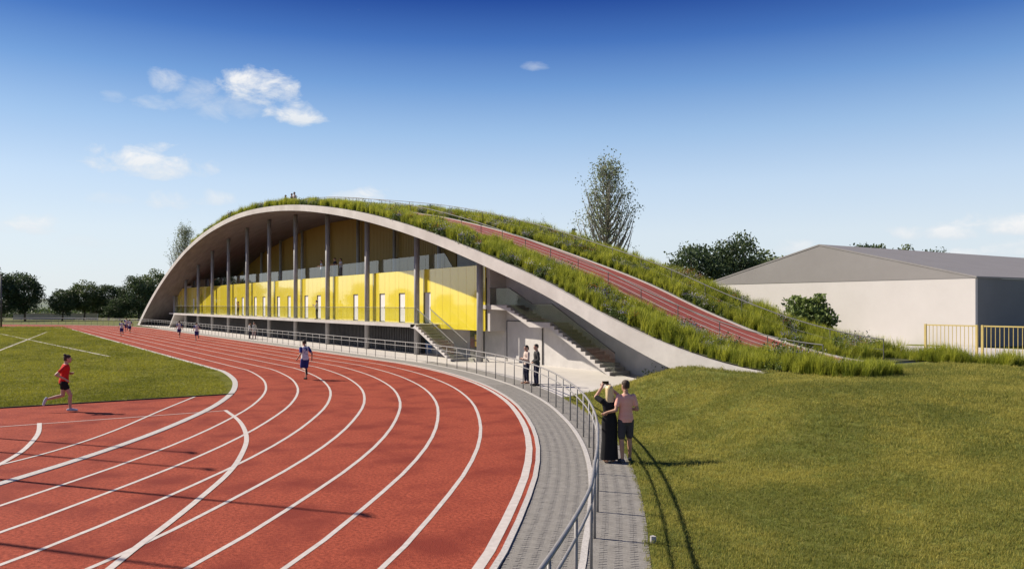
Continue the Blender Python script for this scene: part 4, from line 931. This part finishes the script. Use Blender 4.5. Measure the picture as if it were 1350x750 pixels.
        if number:
            cu = bpy.data.curves.new('number', 'FONT'); cu.body = number; cu.size = .33; cu.offset = .012; cu.align_x = 'CENTER'; cu.extrude = .002; to = bpy.data.objects.new('tmp', cu); COL.objects.link(to)
            me = bpy.data.meshes.new_from_object(to.evaluated_get(bpy.context.evaluated_depsgraph_get())); bpy.data.objects.remove(to); pb = sp(.255, 0, -.13); me.transform(Matrix.Translation(pb) @ (rot.to_4x4()) @ Matrix.Rotation(R(90), 4, 'X')); me.materials.clear(); me.materials.append(outfit['num']); put(me, 'number', sh)
            c2 = MB(); c2.add([tuple(sp(d_, x_, -.131)) for d_, x_ in ((.215, -.06), (.215, .06), (.228, .06), (.228, -.06))], [(0, 1, 2, 3)]); me = c2.mesh('print'); me.materials.append(outfit['num']); put(me, 'print', sh)
    if 'pants' in outfit:
        m_, ln = outfit['pants']; c = MB(); torso(c, -.11, .14, .01)
        for i, (kn, an, toe) in enumerate(P['legs']):
            kn, an = V3(kn), V3(an); c.capsule(HIP[i], HIP[i].lerp(kn, min(ln, 1)), .1, .088 if ln < 1 else .072)
            if ln > 1: c.capsule(kn, kn.lerp(an, ln - 1), .072, .054)
        put(remesh(c, 'trousers' if ln > 1 else 'shorts', m_, voxel * .85, None, 2), 'trousers' if ln > 1 else 'shorts')
    if 'dress' in outfit:
        c = MB(); torso(c, .04, .55, g); k_ = 16
        c.loft([[(rx * math.cos(2 * math.pi * k / k_), oy + ry * math.sin(2 * math.pi * k / k_), zz) for k in range(k_)] for zz, rx, ry, oy in ((.07, .20, .155, .02), (.2, .195, .15, .015), (.5, .175, .14, 0), (.8, .175, .135, 0), (.93, .178, .138, 0), (1.08, .15, .12, 0), (1.16, .13, .10, 0))])
        for i, (el, wr) in enumerate(P['arms']): c.capsule(SH[i], SH[i].lerp(V3(el), .8), .072, .062)
        put(remesh(c, 'dress', outfit['dress'], voxel * .85, None, 3), 'dress')
    h = MB()
    if hairstyle in ('short', 'bun', 'pony', 'long'):
        n = 14; dz = 0 if hairstyle == 'short' else -.02
        h.loft([[tuple(hd(rx * math.cos(2 * math.pi * k / n), cy + ry * math.sin(2 * math.pi * k / n), zz + .006)) for k in range(n)] for zz, rx, ry, cy in ((-.05 + dz, .062, .045, -.058), (-.02 + dz, .076, .07, -.036), (.03, .086, .098, -.014), (.075, .082, .097, -.008), (.108, .06, .072, -.01), (.128, .024, .03, -.01))])
    if hairstyle == 'bun': h.ell(hd(0, -.075, .125), .042, .042, .04, 10, 6)
    if hairstyle == 'pony': h.capsule(hd(0, -.1, .02), hd(0, -.13, -.1), .035, .02)
    if hairstyle == 'long':
        k_ = 14; h.loft([[tuple(hd(rx * math.cos(2 * math.pi * k / k_), cy + ry * math.sin(2 * math.pi * k / k_), zz)) for k in range(k_)] for zz, rx, ry, cy in ((.06, .085, .09, -.02), (-.05, .092, .07, -.045), (-.15, .098, .05, -.075), (-.26, .095, .038, -.1), (-.36, .078, .03, -.105), (-.41, .04, .018, -.105))])
    put(remesh(h, 'hair', hair, voxel * .75, None, 2), 'hair')
    for sx in (-1, 1):
        m_ = MB().ell(hd(sx * .03, .083, .012), .011, .008, .007, 8, 5).mesh('eye', True); m_.materials.append(EYE); put(m_, 'eye')
    m_ = MB().ell(hd(0, .094, -.064), .022, .008, .006, 8, 5).mesh('mouth', True); m_.materials.append(LIP); put(m_, 'mouth')
    bpy.context.view_layer.update()
    lo = min(min(v.co.z for v in c.data.vertices) for c in root.children if c.name.startswith('shoe'))
    for c in root.children: c.location.z -= lo
    return root
RTv = (SA, CA); FWv = (-CA, SA); LFv = (-SA, -CA); UV_ = (-1, 0)
def mixv(a, b, k): v = Vector(a) * (1 - k) + Vector(b) * k; return (v.x, v.y)
BLK = cloth('black', (0.014, 0.014, 0.015)); GREYS = cloth('charcoal', (0.055, 0.055, 0.06)); PINK = cloth('salmon', (0.56, 0.26, 0.21)); NAVY = cloth('navy', (0.02, 0.022, 0.045)); CREAM = cloth('cream', (0.58, 0.47, 0.40)); JAC = cloth('dark_jacket', (0.05, 0.05, 0.052)); REDT = cloth('red', (0.58, 0.022, 0.02)); BLUE = cloth('royal_blue', (0.028, 0.04, 0.20)); WHT = cloth('sport_white', (0.66, 0.66, 0.70)); ORG = cloth('ochre', (0.40, 0.26, 0.13)); LGR = cloth('light_grey', (0.45, 0.45, 0.46)); SHB = cloth('shoe_black', (0.02, 0.02, 0.022)); SHG = cloth('shoe_grey', (0.50, 0.54, 0.60)); SHW = cloth('shoe_white', (0.62, 0.62, 0.62)); SHT = cloth('shoe_tan', (0.45, 0.25, 0.16)); SHD = cloth('shoe_slate', (0.06, 0.065, 0.08))
# stripes on the salmon shirt
nt = PINK.node_tree; pb_ = nt.nodes['Principled BSDF']; tc_ = nt.nodes.new('ShaderNodeTexCoord'); sx_ = nt.nodes.new('ShaderNodeSeparateXYZ'); nt.links.new(tc_.outputs['Object'], sx_.inputs[0]); ma_ = nt.nodes.new('ShaderNodeMath'); ma_.operation = 'MULTIPLY'; ma_.inputs[1].default_value = 230; nt.links.new(sx_.outputs[2], ma_.inputs[0]); si_ = nt.nodes.new('ShaderNodeMath'); si_.operation = 'SINE'; nt.links.new(ma_.outputs[0], si_.inputs[0]); gt_ = nt.nodes.new('ShaderNodeMath'); gt_.operation = 'GREATER_THAN'; gt_.inputs[1].default_value = .1; nt.links.new(si_.outputs[0], gt_.inputs[0]); mx_ = nt.nodes.new('ShaderNodeMixRGB'); nt.links.new(gt_.outputs[0], mx_.inputs[0]); mx_.inputs[1].default_value = (.74, .30, .21, 1); mx_.inputs[2].default_value = (.76, .48, .40, 1); nt.links.new(mx_.outputs[0], pb_.inputs['Base Color'])
# the couple on the walkway
s_, t_ = pg(803.5, 609.5)
person('blonde woman in a long black dress raising both arms to take a picture', s_, t_, .01, mixv(FWv, LFv, .12), 1.70, pose(arms=[((-.27, .13, 1.50), (-.10, .27, 1.71)), ((.27, .15, 1.50), (.08, .29, 1.70))], droop=-2, legs=[((-.08, .0, .49), (-.08, -.03, .085), (0, .17, -.045)), ((.09, .03, .49), (.09, .03, .085), (.02, .17, -.045))]), dict(dress=BLK, shoes=SHT), HAIRL, voxel=.013, fem=True, hairstyle='long')
f_ = Vector((*mixv(FWv, LFv, .12), 0)).normalized(); r_ = f_.cross(Vector((0, 0, 1))); pc = Vector((-s_, t_, 0)) + f_ * .31 - r_ * .01 + Vector((0, 0, 1.76))
ph = tag(empty('phone', pc, math.atan2(-f_.x, f_.y)), 'dark phone held up in the hands of the blonde woman', 'phone'); m_ = MB().box(-.075, .075, -.005, .005, -.037, .037).mesh('case'); m_.materials.append(SHB); obj('case', m_, None, ph); m_ = MB().box(-.07, .07, -.0075, -.006, -.033, .033).mesh('screen'); m_.materials.append(EYE); obj('screen', m_, None, ph)
s_, t_ = pg(825, 610)
person('man in a striped salmon T-shirt and dark shorts with an arm round the blonde woman', s_, t_, .01, mixv(FWv, LFv, .18), 1.82, pose(arms=[((-.26, -.10, 1.15), (-.42, .0, 1.10)), ((.25, -.05, 1.15), (.15, .2, 1.13))], head=(18, 0), legs=[((-.1, .0, .49), (-.1, -.06, .085), (-.02, .17, -.045)), ((.11, .06, .5), (.13, .10, .085), (.06, .165, -.045))]), dict(top=(PINK, .62), pants=(GREYS, .78), shoes=SHD), HAIRB, SKIN2, voxel=.013, bulk=.98)
# the pair on the plaza
s_, t_ = pg(694.5, 505.5); person('woman in a pale pink jacket with folded arms on the plaza', s_, t_, 0, mixv(LFv, FWv, -.75), 1.70, pose(arms=[((-.22, .03, 1.14), (.06, .18, 1.17)), ((.22, .02, 1.14), (-.06, .2, 1.14))], head=(8, 0)), dict(top=(CREAM, 1.85), pants=(NAVY, 1.8), shoes=SHT), HAIRD, voxel=.016, fem=True, hairstyle='pony')
s_, t_ = pg(707.5, 508.5); person('man in a dark jacket standing beside the woman with folded arms', s_, t_, 0, mixv(LFv, FWv, -.35), 1.80, pose(arms=[((-.24, -.02, 1.14), (-.12, .17, 1.02)), ((.24, -.03, 1.14), (.14, .16, .98))], head=(5, 0)), dict(top=(JAC, 1.9), pants=(NAVY, 1.85), shoes=SHB), HAIRD, voxel=.016)
# runners
s_, t_ = pg(84, 542.5); person('woman runner in a red T-shirt and black shorts with hair in a bun', s_, t_, .01, (.05, 1), 1.86, pose(lean=6, arms=[((-.23, -.02, 1.12), (-.12, .15, 1.18)), ((.23, -.20, 1.17), (.19, .04, 1.02))], legs=[((-.08, -.02, .50), (-.08, -.46, .40), (0, -.05, -.16)), ((.08, .17, .52), (.08, .16, .09), (.0, .17, -.045))]), dict(top=(REDT, .62), pants=(BLK, .40), shoes=SHG), HAIRB, voxel=.015, fem=True, hairstyle='bun')
RUNA = pose(lean=4, arms=[((-.25, -.12, 1.16), (-.31, .04, .97)), ((.25, -.14, 1.16), (.31, -.01, .94))], legs=[((-.09, .1, .52), (-.06, -.26, .44), (0, -.05, -.17)), ((.08, .06, .50), (.05, .0, .085), (.0, .17, -.045))])
RUNB = pose(lean=5, arms=[((-.26, -.16, 1.18), (-.28, .05, 1.02)), ((.26, .02, 1.16), (.22, .24, 1.1))], legs=[((-.08, .12, .50), (-.05, .08, .085), (0, .17, -.045)), ((.09, .04, .52), (.08, -.34, .42), (.0, -.05, -.17))])
ATH = dict(top=(WHT, .66), sleeve=BLUE, pants=(BLUE, .82), shoes=SHB, num=BLUE)
GA = 'athletes running away down the home straight'
s_, t_ = pg(402, 500.5); person('athlete with a blue number 3 on a white shirt, blue sleeves and shorts', s_, t_, .01, (-1, -.12), 1.84, RUNA, dict(ATH, shoes=SHB), HAIRB, voxel=.016, number='3', group=GA)
for k, (x, y, h_, P_, lab, hz) in enumerate(((236.3, 444.8, 1.77, RUNA, 'athlete in white and blue beside the balcony end, further of the two there', HAIRD), (259.5, 449.4, 1.80, RUNB, 'athlete in white and blue behind another runner near the balcony end', HAIRD), (160.5, 443.2, 1.74, RUNB, 'athlete in white and blue at the back of the group of three', HAIRD), (171, 439.2, 1.70, RUNA, 'athlete in white and blue on the railing side of the group of three', HAIRD), (166.5, 437.2, 1.78, RUNB, 'athlete in white and blue at the front of the group of three', HAIRB))):
    s_, t_ = pg(x, y); person(lab, s_, t_, .01, (-1, .0), h_, P_, ATH, hz, voxel=.026, group=GA)
# pair by the railing
s_, t_ = pg(329, 446.6); person('person in dark clothes leaning by the railing under the balcony', s_, t_, 0, mixv(RTv, FWv, .3), 1.66, pose(arms=[((-.22, .02, 1.13), (-.05, .2, 1.1)), ((.22, .0, 1.13), (.1, .2, 1.05))]), dict(top=(LGR, 1.8), pants=(NAVY, 1.85), shoes=SHB), HAIRB, voxel=.026, fem=True)
s_, t_ = pg(335.5, 447.0); person('person in a grey shirt and pink trousers facing the other by the railing', s_, t_, 0, mixv(LFv, FWv, .3), 1.74, pose(legs=[((-.1, .1, .5), (-.05, .16, .085), (0, .17, -.045)), ((.1, .0, .49), (.11, -.05, .085), (.02, .17, -.045))]), dict(top=(LGR, 1.6), pants=(cloth('dusty_pink', (.42, .30, .28)), 1.85), shoes=SHB), HAIRD, voxel=.026)
# balcony, deck and roof
def at_t(x, tt): a, b_, _ = pix_dir(x, HY); return a * tt / b_, tt
s_, t_ = at_t(314, 25.0); person('woman in an ochre top on the balcony with one arm lifted', s_, t_, ZB, mixv(LFv, FWv, .0), 1.64, pose(arms=[((-.26, .05, 1.4), (-.2, .12, 1.6)), ((.235, -.04, 1.15), (.25, .05, .9))]), dict(top=(ORG, 1.5), pants=(GREYS, 1.85), shoes=SHT), HAIRB, voxel=.026, fem=True, hairstyle='pony')
s_, t_ = at_t(417.8, 25.0); person('person in a light grey shirt on the balcony looking at a hand', s_, t_, ZB, mixv(LFv, RTv, .1), 1.68, pose(arms=[((-.22, .06, 1.15), (-.06, .27, 1.32)), ((.23, .0, 1.14), (.05, .24, 1.26))]), dict(top=(LGR, .9), pants=(GREYS, 1.85), shoes=SHB), HAIRD, voxel=.024)
for x, h_, lab, m_, hs in ((424, 1.76, 'person with dark and white sleeves leaning on the glass of the upper deck', WHT, 'short'), (441.7, 1.80, 'person in a dark top standing on the upper deck between two others', NAVY, 'short'), (449.3, 1.70, 'person in a white top standing last on the upper deck', WHT, 'pony')):
    s_, t_ = at_t(x, 26.9); person(lab, s_, t_, ZY1 - .05, (0, -1) if x > 440 else (-.3, -1), h_, pose(arms=[((-.26, .05, 1.2), (-.2, .26, 1.18)), ((.26, .05, 1.2), (.2, .26, 1.18))]), dict(top=(m_, .7), pants=(NAVY, 1.85), shoes=SHB), HAIRD, voxel=.026, hairstyle=hs)
for x, y, h_, lab, m_ in ((376.7, 259.5, 1.74, 'lone dark-haired person standing apart on the crest of the roof', JAC), (384.8, 257, 1.74, 'person in dark clothes beside a paler one on the crest of the roof', JAC), (388.3, 255.3, 1.82, 'taller person in a pale top on the crest of the roof', CREAM)):
    s_, t_ = at_t(x, 26.3); person(lab, s_, t_, zr(s_) + .03, (.3, -1), h_, pose(), dict(top=(m_, 1.8), pants=(NAVY, 1.85), shoes=SHB), HAIRD, voxel=.028)
